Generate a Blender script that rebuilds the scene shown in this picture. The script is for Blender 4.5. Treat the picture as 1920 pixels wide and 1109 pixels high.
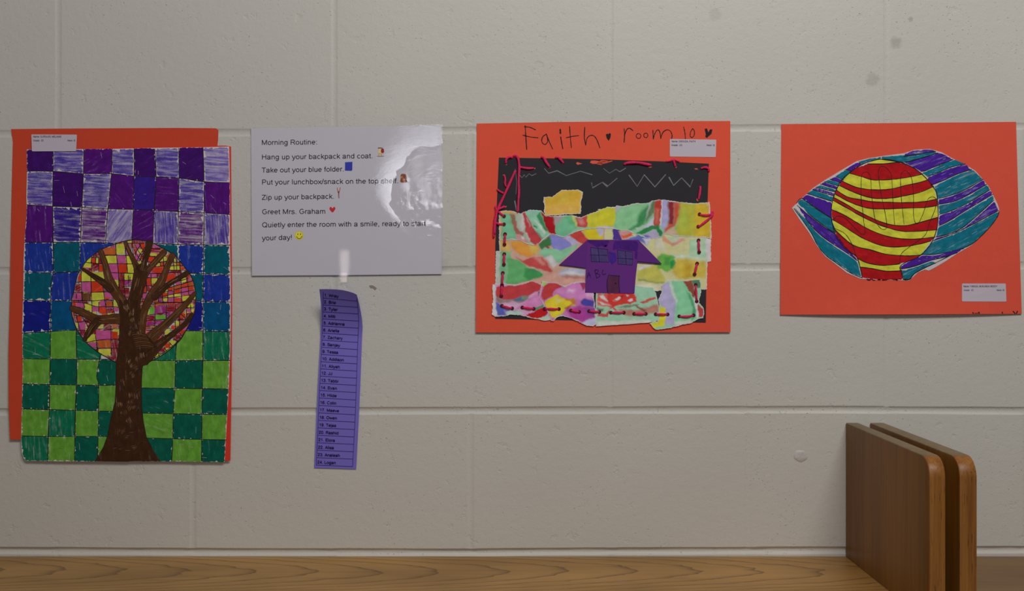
import bpy, math, random
import numpy as np
from mathutils import Vector
from mathutils.geometry import tessellate_polygon, delaunay_2d_cdt

for o in list(bpy.data.objects):
    bpy.data.objects.remove(o, do_unlink=True)
SC = bpy.context.scene
COL = SC.collection

# ------------------------------------------------------------------ camera
PXM = 1290.0                 # photograph pixels per metre on the wall face
DIST = 1.60                  # camera distance from the wall face (y = 0)
PPX, PPY = 922.0, 515.0      # where the wall's normal through the lens meets the frame
CAMX, CAMZ = (PPX - 960) / PXM, (555 - PPY) / PXM
cam = bpy.data.cameras.new('camera')
cam.sensor_width = 36.0
cam.lens = 36.0 * PXM * DIST / 1920.0
cam.shift_x = (960 - PPX) / 1920.0
cam.shift_y = (PPY - 554.5) / 1920.0
cam.clip_start = 0.05
cam_ob = bpy.data.objects.new('camera', cam)
cam_ob.location = (CAMX, -DIST, CAMZ)
cam_ob.rotation_euler = (math.radians(90), 0, 0)
COL.objects.link(cam_ob)
SC.camera = cam_ob

# ------------------------------------------------------------------ world, lights, exposure
SC.view_settings.view_transform = 'Standard'
SC.view_settings.look = 'None'
SC.view_settings.gamma = 1.0
SC.view_settings.use_curve_mapping = False
SC.view_settings.exposure = 0.0
W = bpy.data.worlds.new('room_light')
W.use_nodes = True
SC.world = W
W.node_tree.nodes['Background'].inputs['Color'].default_value = (1.0, 0.985, 0.965, 1)
W.node_tree.nodes['Background'].inputs['Strength'].default_value = 0.075


def area(name, loc, target, sx, sy, power, color, shape='RECTANGLE'):
    l = bpy.data.lights.new(name, 'AREA')
    l.shape = shape
    l.size, l.size_y = sx, sy
    l.energy = power
    l.color = color
    o = bpy.data.objects.new(name, l)
    o.location = loc
    o.rotation_euler = (Vector(target) - Vector(loc)).to_track_quat('-Z', 'Y').to_euler()
    COL.objects.link(o)
    return o


# ceiling lamp over the corridor, a round lamp and a lit door gap behind the photographer
area('ceiling_lamp', (0.50, -1.62, 1.42), (0.02, 0, -0.25), 1.2, 0.5, 25.6, (1.0, 0.992, 0.972))
_t = DIST + 2.5
area('round_lamp', (CAMX - 114 / PXM / DIST * _t, -2.5, CAMZ + 186 / PXM / DIST * _t),
     (-0.12, 0, 0.2), 0.355, 0.355, 3.3, (0.93, 0.91, 1.0), 'DISK')
area('door_gap', (CAMX - 276 / PXM / DIST * _t, -2.5, CAMZ + 14 / PXM / DIST * _t),
     (-0.25, 0, 0.05), 0.030, 0.17, 0.085, (1.0, 0.84, 0.82))

ILL = 0.56                   # how bright a perfectly white surface reads on the wall


def lin(c):
    c = c / 255.0
    return c / 12.92 if c <= 0.04045 else ((c + 0.055) / 1.055) ** 2.4


def C(r, g, b, a=1.0):
    return tuple(min(0.96, lin(v) / ILL) for v in (r, g, b)) + (a,)


def at(px, py, h=0.0):
    """The point h metres in front of the wall face on the line of sight of a spot of the wall."""
    k = (DIST - h) / DIST
    x, z = (px - 960) / PXM, (555 - py) / PXM
    return (CAMX + (x - CAMX) * k, -h, CAMZ + (z - CAMZ) * k)


# ------------------------------------------------------------------ materials
def new_mat(name):
    m = bpy.data.materials.new(name)
    m.use_nodes = True
    nt = m.node_tree
    nt.nodes.clear()
    out = nt.nodes.new('ShaderNodeOutputMaterial')
    b = nt.nodes.new('ShaderNodeBsdfPrincipled')
    nt.links.new(b.outputs[0], out.inputs[0])
    return m, nt, b, out


class NT:
    """small helper to wire nodes"""
    def __init__(s, nt):
        s.nt = nt

    def n(s, t, **kw):
        nd = s.nt.nodes.new(t)
        for k, v in kw.items():
            setattr(nd, k, v)
        return nd

    def l(s, a, b):
        s.nt.links.new(a, b)

    def put(s, sock, v):
        if hasattr(v, 'links') or isinstance(v, bpy.types.NodeSocket):
            s.l(v, sock)
        else:
            sock.default_value = v

    def math(s, op, a, b=0.0, clamp=False):
        nd = s.n('ShaderNodeMath', operation=op, use_clamp=clamp)
        s.put(nd.inputs[0], a)
        s.put(nd.inputs[1], b)
        return nd.outputs[0]

    def mapr(s, v, a, b, c, d, smooth=True):
        nd = s.n('ShaderNodeMapRange')
        nd.interpolation_type = 'SMOOTHSTEP' if smooth else 'LINEAR'
        s.put(nd.inputs[0], v)
        for i, q in enumerate((a, b, c, d)):
            s.put(nd.inputs[1 + i], q)
        return nd.outputs[0]

    def mix(s, f, a, b, mode='MIX'):
        nd = s.n('ShaderNodeMix', data_type='RGBA', blend_type=mode)
        s.put(nd.inputs[0], f)
        s.put(nd.inputs[6], a)
        s.put(nd.inputs[7], b)
        return nd.outputs[2]

    def noise(s, vec, scale, detail=3.0, rough=0.5, dist=0.0):
        nd = s.n('ShaderNodeTexNoise')
        if vec is not None:
            s.l(vec, nd.inputs['Vector'])
        nd.inputs['Scale'].default_value = scale
        nd.inputs['Detail'].default_value = detail
        nd.inputs['Roughness'].default_value = rough
        nd.inputs['Distortion'].default_value = dist
        return nd.outputs[0]

    def mapping(s, vec, sc, loc=(0, 0, 0), rot=(0, 0, 0)):
        nd = s.n('ShaderNodeMapping')
        s.l(vec, nd.inputs[0])
        nd.inputs['Scale'].default_value = sc
        nd.inputs['Location'].default_value = loc
        nd.inputs['Rotation'].default_value = rot
        return nd.outputs[0]

    def bump(s, h, strength, dist):
        nd = s.n('ShaderNodeBump')
        s.l(h, nd.inputs['Height'])
        nd.inputs['Strength'].default_value = strength
        nd.inputs['Distance'].default_value = dist
        return nd.outputs[0]

    def obj(s):
        return s.n('ShaderNodeTexCoord').outputs['Object']


PAPER = C(172, 166, 164)


def mat_marker():
    m, nt, b, _ = new_mat('felt_marker')
    g = NT(nt)
    a = g.n('ShaderNodeAttribute', attribute_name='ink')
    uv = g.n('ShaderNodeUVMap', uv_map='stroke').outputs[0]
    st = g.noise(g.mapping(uv, (0.022, 0.24, 1)), 1.0, 3.0, 0.6, 0.4)
    gr = g.noise(g.mapping(uv, (0.55, 0.75, 1)), 1.0, 2.0, 0.6)
    bl = g.noise(g.mapping(uv, (0.055, 0.085, 1)), 1.0, 3.0, 0.6)
    s = g.math('ADD', g.math('MULTIPLY', st, 0.62), g.math('MULTIPLY', gr, 0.2))
    s = g.math('ADD', s, g.math('MULTIPLY', bl, 0.18))
    lo = g.math('SUBTRACT', a.outputs['Alpha'], 0.11)
    hi = g.math('ADD', a.outputs['Alpha'], 0.17)
    bare = g.math('MULTIPLY', g.mapr(s, lo, hi, 0.0, 1.0), 0.74)
    dens = g.mapr(bl, 0.3, 0.7, 0.76, 1.2, False)
    dn = g.n('ShaderNodeCombineColor')
    for i in range(3):
        g.l(dens, dn.inputs[i])
    dark = g.mix(1.0, a.outputs['Color'], dn.outputs[0], 'MULTIPLY')
    g.l(g.mix(bare, dark, PAPER), b.inputs['Base Color'])
    b.inputs['Roughness'].default_value = 0.7
    b.inputs['Specular IOR Level'].default_value = 0.15
    return m


def mat_attr(name, rough, spec, mottle, scale, bump=0.0):
    m, nt, b, _ = new_mat(name)
    g = NT(nt)
    a = g.n('ShaderNodeAttribute', attribute_name='ink')
    o = g.obj()
    n1 = g.noise(o, scale, 4.0, 0.6)
    n2 = g.noise(o, scale * 7, 2.0, 0.6)
    v = g.math('ADD', g.math('MULTIPLY', n1, 0.6), g.math('MULTIPLY', n2, 0.4))
    f = g.mapr(v, 0.25, 0.75, 1.0 - mottle, 1.0 + mottle, False)
    cc = g.n('ShaderNodeCombineColor')
    for i in range(3):
        g.l(f, cc.inputs[i])
    g.l(g.mix(1.0, a.outputs['Color'], cc.outputs[0], 'MULTIPLY'), b.inputs['Base Color'])
    b.inputs['Roughness'].default_value = rough
    b.inputs['Specular IOR Level'].default_value = spec
    if bump:
        g.l(g.bump(n2, bump, 0.0004), b.inputs['Normal'])
    return m


def mat_wall():
    m, nt, b, _ = new_mat('painted_block')
    g = NT(nt)
    o = g.obj()
    base = C(160, 157, 150)
    big = g.noise(o, 2.2, 2.0, 0.5)
    tint = g.mix(g.mapr(big, 0.35, 0.65, 0, 1), tuple(c * 0.97 for c in base[:3]) + (1,), tuple(c * 1.03 for c in base[:3]) + (1,))
    # grey scuffs with a shape of their own
    def spot(px, py, r, strength, col, colr):
        x, y, z = at(px, py)
        v = g.n('ShaderNodeVectorMath', operation='DISTANCE')
        g.l(o, v.inputs[0])
        v.inputs[1].default_value = (x, y, z)
        wob = g.math('ADD', v.outputs['Value'], g.math('MULTIPLY', g.math('SUBTRACT', g.noise(o, 160, 3), 0.5), r / PXM * 0.9))
        f = g.mapr(wob, r / PXM * 0.45, r / PXM, strength, 0.0)
        return g.mix(f, col, colr)
    grey = C(118, 113, 104)
    tint = spot(1680, 80, 14, 0.45, tint, grey)
    tint = spot(1636, 149, 17, 0.34, tint, grey)
    tint = spot(1341, 27, 15, 0.22, tint, grey)
    tint = spot(1708, 36, 6, 0.5, tint, grey)
    # pits in the paint: dark specks in clusters
    clus = g.mapr(g.noise(o, 9.0, 2.0, 0.5), 0.42, 0.68, 0, 1)
    spk = g.noise(g.mapping(o, (1, 1, 1.25)), 260.0, 2.0, 0.55)
    pit = g.math('MULTIPLY', g.mapr(spk, 0.67, 0.735, 0, 1), clus)
    tint = g.mix(g.math('MULTIPLY', pit, 0.20), tint, C(96, 88, 78))
    g.l(tint, b.inputs['Base Color'])
    fine = g.noise(o, 420.0, 3.0, 0.6)
    lump = g.noise(o, 90.0, 4.0, 0.6)
    roll = g.math('ADD', g.math('MULTIPLY', fine, 0.30), g.math('MULTIPLY', lump, 0.9))
    deep = g.math('SUBTRACT', roll, g.math('MULTIPLY', pit, 2.2))
    chip = g.mapr(g.noise(o, 38.0, 5.0, 0.65), 0.60, 0.68, 0, 1)
    deep = g.math('SUBTRACT', deep, g.math('MULTIPLY', chip, 0.55))
    g.l(g.bump(deep, 0.7, 0.0009), b.inputs['Normal'])
    b.inputs['Roughness'].default_value = 0.48
    b.inputs['Specular IOR Level'].default_value = 0.30
    return m


def mat_film():
    m, nt, b, out = new_mat('laminate')
    g = NT(nt)
    nt.nodes.remove(b)
    o = g.obj()
    # fine crumple that runs in curved ripples, stronger towards one corner
    tr = g.n('ShaderNodeBsdfTransparent')
    gl = g.n('ShaderNodeBsdfGlossy')
    gl.distribution = 'BECKMANN'
    gl.inputs['Roughness'].default_value = 0.04
    rip = g.noise(g.mapping(o, (1, 1, 1.9), rot=(0, 0.45, 0)), 230.0, 3.0, 0.6, 0.9)
    wide = g.noise(o, 16.0, 2.0, 0.5)
    sep = g.n('ShaderNodeSeparateXYZ')
    g.l(o, sep.inputs[0])
    amt = g.mapr(sep.outputs[0], 0.03, 0.15, 0.22, 1.0)
    # calmer below, and a shallow pucker near the top corner
    amt = g.math('MULTIPLY', amt, g.mapr(sep.outputs[2], 0.092, 0.13, 0.16, 1.0))
    vd = g.n('ShaderNodeVectorMath', operation='DISTANCE')
    g.l(o, vd.inputs[0])
    vd.inputs[1].default_value = (0.1434, -0.003, 0.1178)
    wv = g.math('ADD', vd.outputs['Value'], g.math('MULTIPLY', g.math('SUBTRACT', g.noise(o, 45.0, 2.0), 0.5), 0.030))
    inside = g.mapr(wv, 0.066, 0.080, 1.0, 0.0)
    cone = g.math('MULTIPLY', g.math('MAXIMUM', g.math('SUBTRACT', 0.0775, wv), 0.0), 0.034)
    amt = g.math('MULTIPLY', amt, g.math('ADD', 1.0, g.math('MULTIPLY', inside, 1.6)))
    h = g.math('MULTIPLY', g.math('MULTIPLY', rip, amt), 0.000095)
    h = g.math('ADD', g.math('ADD', h, g.math('MULTIPLY', wide, 0.00006)), cone)
    nb = g.bump(h, 1.0, 1.0)
    g.l(nb, gl.inputs['Normal'])
    mx = g.n('ShaderNodeMixShader')
    mx.inputs[0].default_value = 0.05
    g.l(tr.outputs[0], mx.inputs[1])
    g.l(gl.outputs[0], mx.inputs[2])
    g.l(mx.outputs[0], out.inputs[0])
    return m


def mat_yarn():
    m, nt, b, _ = new_mat('pink_yarn')
    g = NT(nt)
    o = g.obj()
    n = g.noise(g.mapping(o, (1, 1, 1), rot=(0.3, 0.7, 0.2)), 900.0, 2.0, 0.5)
    g.l(g.mix(g.mapr(n, 0.3, 0.7, 0, 1), C(158, 12, 52), C(208, 28, 84)), b.inputs['Base Color'])
    g.l(g.bump(n, 0.6, 0.0006), b.inputs['Normal'])
    b.inputs['Roughness'].default_value = 0.8
    return m


def mat_panel(name, dark, light, edge=False, spec=0.12):
    """upright board: fine vertical grain"""
    m, nt, b, _ = new_mat(name)
    g = NT(nt)
    o = g.obj()
    s1 = g.noise(g.mapping(o, (60, 60, 1.6)), 1.0, 4.0, 0.6, 0.6)
    s2 = g.noise(g.mapping(o, (420, 420, 9)), 1.0, 3.0, 0.6)
    s3 = g.noise(g.mapping(o, (14, 14, 3.5)), 1.0, 2.0, 0.5)
    v = g.math('ADD', g.math('MULTIPLY', s1, 0.45), g.math('MULTIPLY', s2, 0.35))
    v = g.math('ADD', v, g.math('MULTIPLY', s3, 0.30))
    col = g.mix(g.mapr(v, 0.38, 0.72, 0, 1, False), dark, light)
    if edge:
        pore = g.noise(g.mapping(o, (900, 900, 45)), 1.0, 2.0, 0.5)
        col = g.mix(g.mapr(pore, 0.62, 0.72, 0, 0.7), col, tuple(c * 0.35 for c in dark[:3]) + (1,))
    g.l(col, b.inputs['Base Color'])
    b.inputs['Roughness'].default_value = 0.42
    b.inputs['Specular IOR Level'].default_value = spec
    g.l(g.bump(s2, 0.12, 0.0004), b.inputs['Normal'])
    return m


def mat_cathedral(name, ink, light, dark, k=42.0, d0=-0.083, period=0.088, amount=0.95):
    """flat-sawn board lying along x: nested tongues of grain"""
    m, nt, b, _ = new_mat(name)
    g = NT(nt)
    o = g.obj()
    sep = g.n('ShaderNodeSeparateXYZ')
    g.l(o, sep.inputs[0])
    wav = g.math('MULTIPLY', g.math('SUBTRACT', g.noise(g.mapping(o, (2.2, 5, 1)), 1.0, 2.0, 0.5), 0.5), 0.035)
    dy = g.math('ADD', g.math('SUBTRACT', sep.outputs[1], d0), wav)
    par = g.math('MULTIPLY', g.math('MULTIPLY', dy, dy), k)
    wob = g.math('MULTIPLY', g.math('SUBTRACT', g.noise(g.mapping(o, (9, 40, 1)), 1.0, 3.0, 0.55), 0.5), 0.07)
    f = g.math('DIVIDE', g.math('ADD', g.math('ADD', sep.outputs[0], par), wob), period)
    fr = g.math('FRACT', f)
    line = g.math('POWER', fr, 8.0)
    cut = g.mapr(fr, 0.965, 1.0, 1.0, 0.0)
    line = g.math('MULTIPLY', line, cut)
    fine = g.noise(g.mapping(o, (5, 520, 1)), 1.0, 4.0, 0.6)
    blot = g.noise(g.mapping(o, (5, 11, 1)), 1.0, 3.0, 0.5)
    base = g.mix(g.mapr(g.math('ADD', g.math('MULTIPLY', fine, 0.5), g.math('MULTIPLY', blot, 0.5)), 0.35, 0.65, 0, 1), dark, light)
    g.l(g.mix(g.math('MULTIPLY', line, amount), base, ink), b.inputs['Base Color'])
    b.inputs['Roughness'].default_value = 0.42
    b.inputs['Specular IOR Level'].default_value = 0.3
    g.l(g.bump(fine, 0.10, 0.0004), b.inputs['Normal'])
    return m


M = {
    'marker': mat_marker(),
    'line': mat_attr('ink_line', 0.65, 0.2, 0.06, 60),
    'paper': mat_attr('art_paper', 0.85, 0.12, 0.05, 70, 0.25),
    'print': mat_attr('office_paper', 0.6, 0.2, 0.015, 40),
    'paint': mat_attr('watercolour', 0.75, 0.15, 0.16, 130, 0.2),
    'wall': mat_wall(),
    'film': mat_film(),
    'yarn': mat_yarn(),
    'panel': mat_panel('stained_birch_face', C(86, 52, 12), C(116, 77, 24)),
    'panel_edge': mat_panel('stained_birch_edge', C(86, 50, 16), C(136, 88, 38), True, 0.35),
    'panel_top_sheen': mat_panel('birch_edge_top_sheen', C(84, 70, 48), C(108, 92, 66)),  # top edge greyed: grazing sheen and weaker light put into the colour
    'top_oak': mat_cathedral('pine_laminate', C(66, 42, 18), C(144, 108, 58), C(118, 86, 42), d0=0.0708),
    'top_brown': mat_cathedral('brown_laminate', C(70, 48, 26), C(112, 86, 54), C(92, 68, 40), k=6.0, d0=0.9, period=0.03, amount=0.45),
}

# ------------------------------------------------------------------ mesh building
LAY = 0.00005                # one ink layer


class MB:
    """collects faces, with a colour and a stroke direction for each, into ONE mesh"""
    def __init__(s, base=0.0, hfun=None, seed=1):
        s.base, s.hfun = base, hfun
        s.v, s.f, s.fm, s.col, s.uv, s.smooth = [], [], [], [], [], []
        s.mats = []
        s.rng = random.Random(seed)

    def mi(s, m):
        if m not in s.mats:
            s.mats.append(m)
        return s.mats.index(m)

    def pt(s, px, py, lay=0.0):
        h = s.base + lay * LAY + (s.hfun(px, py) if s.hfun else 0.0)
        s.v.append(at(px, py, h))
        return len(s.v) - 1

    def face(s, idx, m, cols, uvs=None, smooth=False):
        s.f.append(tuple(idx))
        s.fm.append(s.mi(m))
        s.col.append(cols)
        s.uv.append(uvs or [(0, 0)] * len(idx))
        s.smooth.append(smooth)

    def poly(s, pts, lay, m, c, ang=0.0, off=None):
        if len(pts) < 3:
            return
        if off is None:
            off = (s.rng.random() * 900, s.rng.random() * 900)
        ca, sa = math.cos(ang), math.sin(ang)
        idx = [s.pt(x, y, lay) for x, y in pts]
        uv = [(x * ca + y * sa + off[0], -x * sa + y * ca + off[1]) for x, y in pts]
        for t in tessellate_polygon([[Vector((x, y, 0)) for x, y in pts]]):
            t = list(t)
            (x0, y0), (x1, y1), (x2, y2) = (pts[i] for i in t)
            A = (x1 - x0) * (y2 - y0) - (x2 - x0) * (y1 - y0)
            if abs(A) < 1e-9:
                continue
            if A > 0:
                t.reverse()
            s.face([idx[i] for i in t], m, [c] * 3, [uv[i] for i in t])

    def cdt(s, outline, lay, m, colfun, spacing, jitter=0.3):
        """triangulated region; colfun(np points) -> colours"""
        out = [tuple(p) for p in outline]
        o = np.array(out)
        x0, y0 = o.min(0)
        x1, y1 = o.max(0)
        gx, gy = np.meshgrid(np.arange(x0, x1, spacing), np.arange(y0, y1, spacing))
        P = np.stack([gx.ravel(), gy.ravel()], 1)
        r = np.random.RandomState(s.rng.randrange(1 << 30))
        P = P + (r.rand(*P.shape) - 0.5) * 2 * jitter * spacing
        P = P[sdist(o, P) < -0.45 * spacing]
        allp = [Vector(p) for p in out] + [Vector(p) for p in P]
        n = len(out)
        res = delaunay_2d_cdt(allp, [], [list(range(n))], 1, 1e-5)
        V = np.array([(q[0], q[1]) for q in res[0]])
        cols = colfun(V) if callable(colfun) else [colfun] * len(V)
        idx = [s.pt(x, y, lay) for x, y in V]
        for t in res[2]:
            t = list(t)
            a, b_, c_ = V[t[0]], V[t[1]], V[t[2]]
            A = (b_[0] - a[0]) * (c_[1] - a[1]) - (c_[0] - a[0]) * (b_[1] - a[1])
            if A > 0:
                t.reverse()
            s.face([idx[i] for i in t], m, [tuple(cols[i]) for i in t], [(V[i][0], V[i][1]) for i in t], True)

    def rim(s, outline, lay, depth, m, c):
        """side walls and back of a sheet, depth metres thick"""
        n = len(outline)
        A = sum(outline[i][0] * outline[(i + 1) % n][1] - outline[(i + 1) % n][0] * outline[i][1] for i in range(n))
        pts = outline if A < 0 else outline[::-1]
        top = [s.pt(x, y, lay) for x, y in pts]
        bot = [s.pt(x, y, lay - depth / LAY) for x, y in pts]
        for i in range(n):
            j = (i + 1) % n
            s.face([top[j], top[i], bot[i], bot[j]], m, [c] * 4)
        for t in tessellate_polygon([[Vector((x, y, 0)) for x, y in pts]]):
            (x0, y0), (x1, y1), (x2, y2) = (pts[i] for i in t)
            A = (x1 - x0) * (y2 - y0) - (x2 - x0) * (y1 - y0)
            t = list(t)
            if A < 0:
                t.reverse()
            s.face([bot[i] for i in t], m, [c] * 3)

    def sheet(s, outline, m, c, thick=0.0003, lay=0.0, spacing=None):
        if spacing:
            s.cdt(outline, lay, m, c, spacing)
        else:
            s.poly(outline, lay, m, c)
        s.rim(outline, lay, thick, m, c)

    def line(s, pts, w, lay, c, m='line', jit=0.12, taper=False, cap=True):
        """inked stroke: a ribbon with round ends; w a width or one per point"""
        pts = dedupe(pts)
        n = len(pts)
        if n < 2:
            return
        ws = list(w) if isinstance(w, (list, tuple)) else [w] * n
        P = [Vector(p) for p in pts]
        L, R = [], []
        acc, us = 0.0, []
        for i in range(n):
            d = (P[min(i + 1, n - 1)] - P[max(i - 1, 0)])
            d.normalize()
            nrm = Vector((-d.y, d.x))
            k = ws[i] * 0.5 * (1 + jit * (s.rng.random() * 2 - 1))
            if taper and (i == 0 or i == n - 1):
                k *= 0.5
            if i:
                acc += (P[i] - P[i - 1]).length
            us.append(acc)
            L.append(P[i] + nrm * k)
            R.append(P[i] - nrm * k)
        off = (s.rng.random() * 900, s.rng.random() * 900)
        li = [s.pt(q.x, q.y, lay) for q in L]
        ri = [s.pt(q.x, q.y, lay) for q in R]
        for i in range(n - 1):
            q = [L[i], L[i + 1], R[i + 1], R[i]]
            ix = [li[i], li[i + 1], ri[i + 1], ri[i]]
            uv = [(us[i] + off[0], off[1] + ws[i]), (us[i + 1] + off[0], off[1] + ws[i + 1]), (us[i + 1] + off[0], off[1]), (us[i] + off[0], off[1])]
            A = sum(q[k].x * q[(k + 1) % 4].y - q[(k + 1) % 4].x * q[k].y for k in range(4))
            if A > 0:
                ix.reverse()
                uv.reverse()
            s.face(ix, m, [c] * 4, uv)
        for e, d in ((0, P[0] - P[1]), (n - 1, P[-1] - P[-2])) if cap else ():
            r = ws[e] * 0.5 * (0.5 if taper else 1)
            a0 = math.atan2(d.y, d.x)
            s.poly([(P[e].x + r * math.cos(a0 + t), P[e].y + r * math.sin(a0 + t)) for t in np.linspace(-math.pi / 2, math.pi / 2, 6)], lay, m, c, 0, off)

    def dot(s, x, y, r, lay, c, m='line', n=10, ry=None):
        ry = ry or r
        s.poly([(x + r * math.cos(t), y + ry * math.sin(t)) for t in np.linspace(0, 2 * math.pi, n, endpoint=False)], lay, m, c)

    def fill(s, pts, lay, c, ang=0.0, inset=0.8, rag=1.2, step=2.5, m='marker'):
        """marker-filled patch with ragged edges"""
        n = len(pts)
        A = sum(pts[i][0] * pts[(i + 1) % n][1] - pts[(i + 1) % n][0] * pts[i][1] for i in range(n))
        sg = 1 if A > 0 else -1
        out = []
        for i in range(n):
            a, b_ = Vector(pts[i]), Vector(pts[(i + 1) % n])
            L = (b_ - a).length
            if L < 1e-6:
                continue
            d = (b_ - a) / L
            nr = Vector((-d.y, d.x)) * sg
            k = max(1, int(L / step))
            e = min(inset + rag, L * 0.3)
            for j in range(k):
                t = e + (L - 2 * e) * (j + 0.25 + 0.5 * s.rng.random()) / k
                ins = inset + rag * (s.rng.random() ** 2)
                if s.rng.random() < 0.06:
                    ins += rag * 1.3
                q = a + d * t + nr * ins
                out.append((q.x, q.y))
        s.poly(out, lay, m, c, ang)

    def text(s, string, x0, base, x1, base1, cap, lay, c, m='line', bold=False):
        tot = text_units(string) - 140
        sx, sy = (x1 - x0) / tot, cap / 716.0
        sl = (base1 - base) / max(1e-6, (x1 - x0))
        w = (160 if bold else 108) * sy
        cx = -70
        for ch in string:
            if ch != ' ':
                for st in glyph(ch):
                    pts = [(x0 + (cx + ux) * sx, base + (cx + ux) * sx * sl - uy * sy) for ux, uy in st]
                    s.line(pts, w, lay, c, m, jit=0.0, cap=False)
            cx += ADV[ch]

    def build(s, name, parent=None, origin=(0, 0, 0)):
        me = bpy.data.meshes.new(name)
        ox, oy, oz = origin
        me.from_pydata([(x - ox, y - oy, z - oz) for x, y, z in s.v], [], s.f)
        for m in s.mats:
            me.materials.append(M[m] if isinstance(m, str) else m)
        me.polygons.foreach_set('material_index', s.fm)
        me.polygons.foreach_set('use_smooth', s.smooth)
        ca = me.color_attributes.new('ink', 'FLOAT_COLOR', 'CORNER')
        ca.data.foreach_set('color', np.array([c for f in s.col for c in f], dtype=np.float32).ravel())
        uv = me.uv_layers.new(name='stroke')
        uv.data.foreach_set('uv', np.array([c for f in s.uv for c in f], dtype=np.float32).ravel())
        me.update()
        ob = bpy.data.objects.new(name, me)
        COL.objects.link(ob)
        if parent is not None:
            ob.parent = parent
        else:
            ob.location = origin
        return ob


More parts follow.
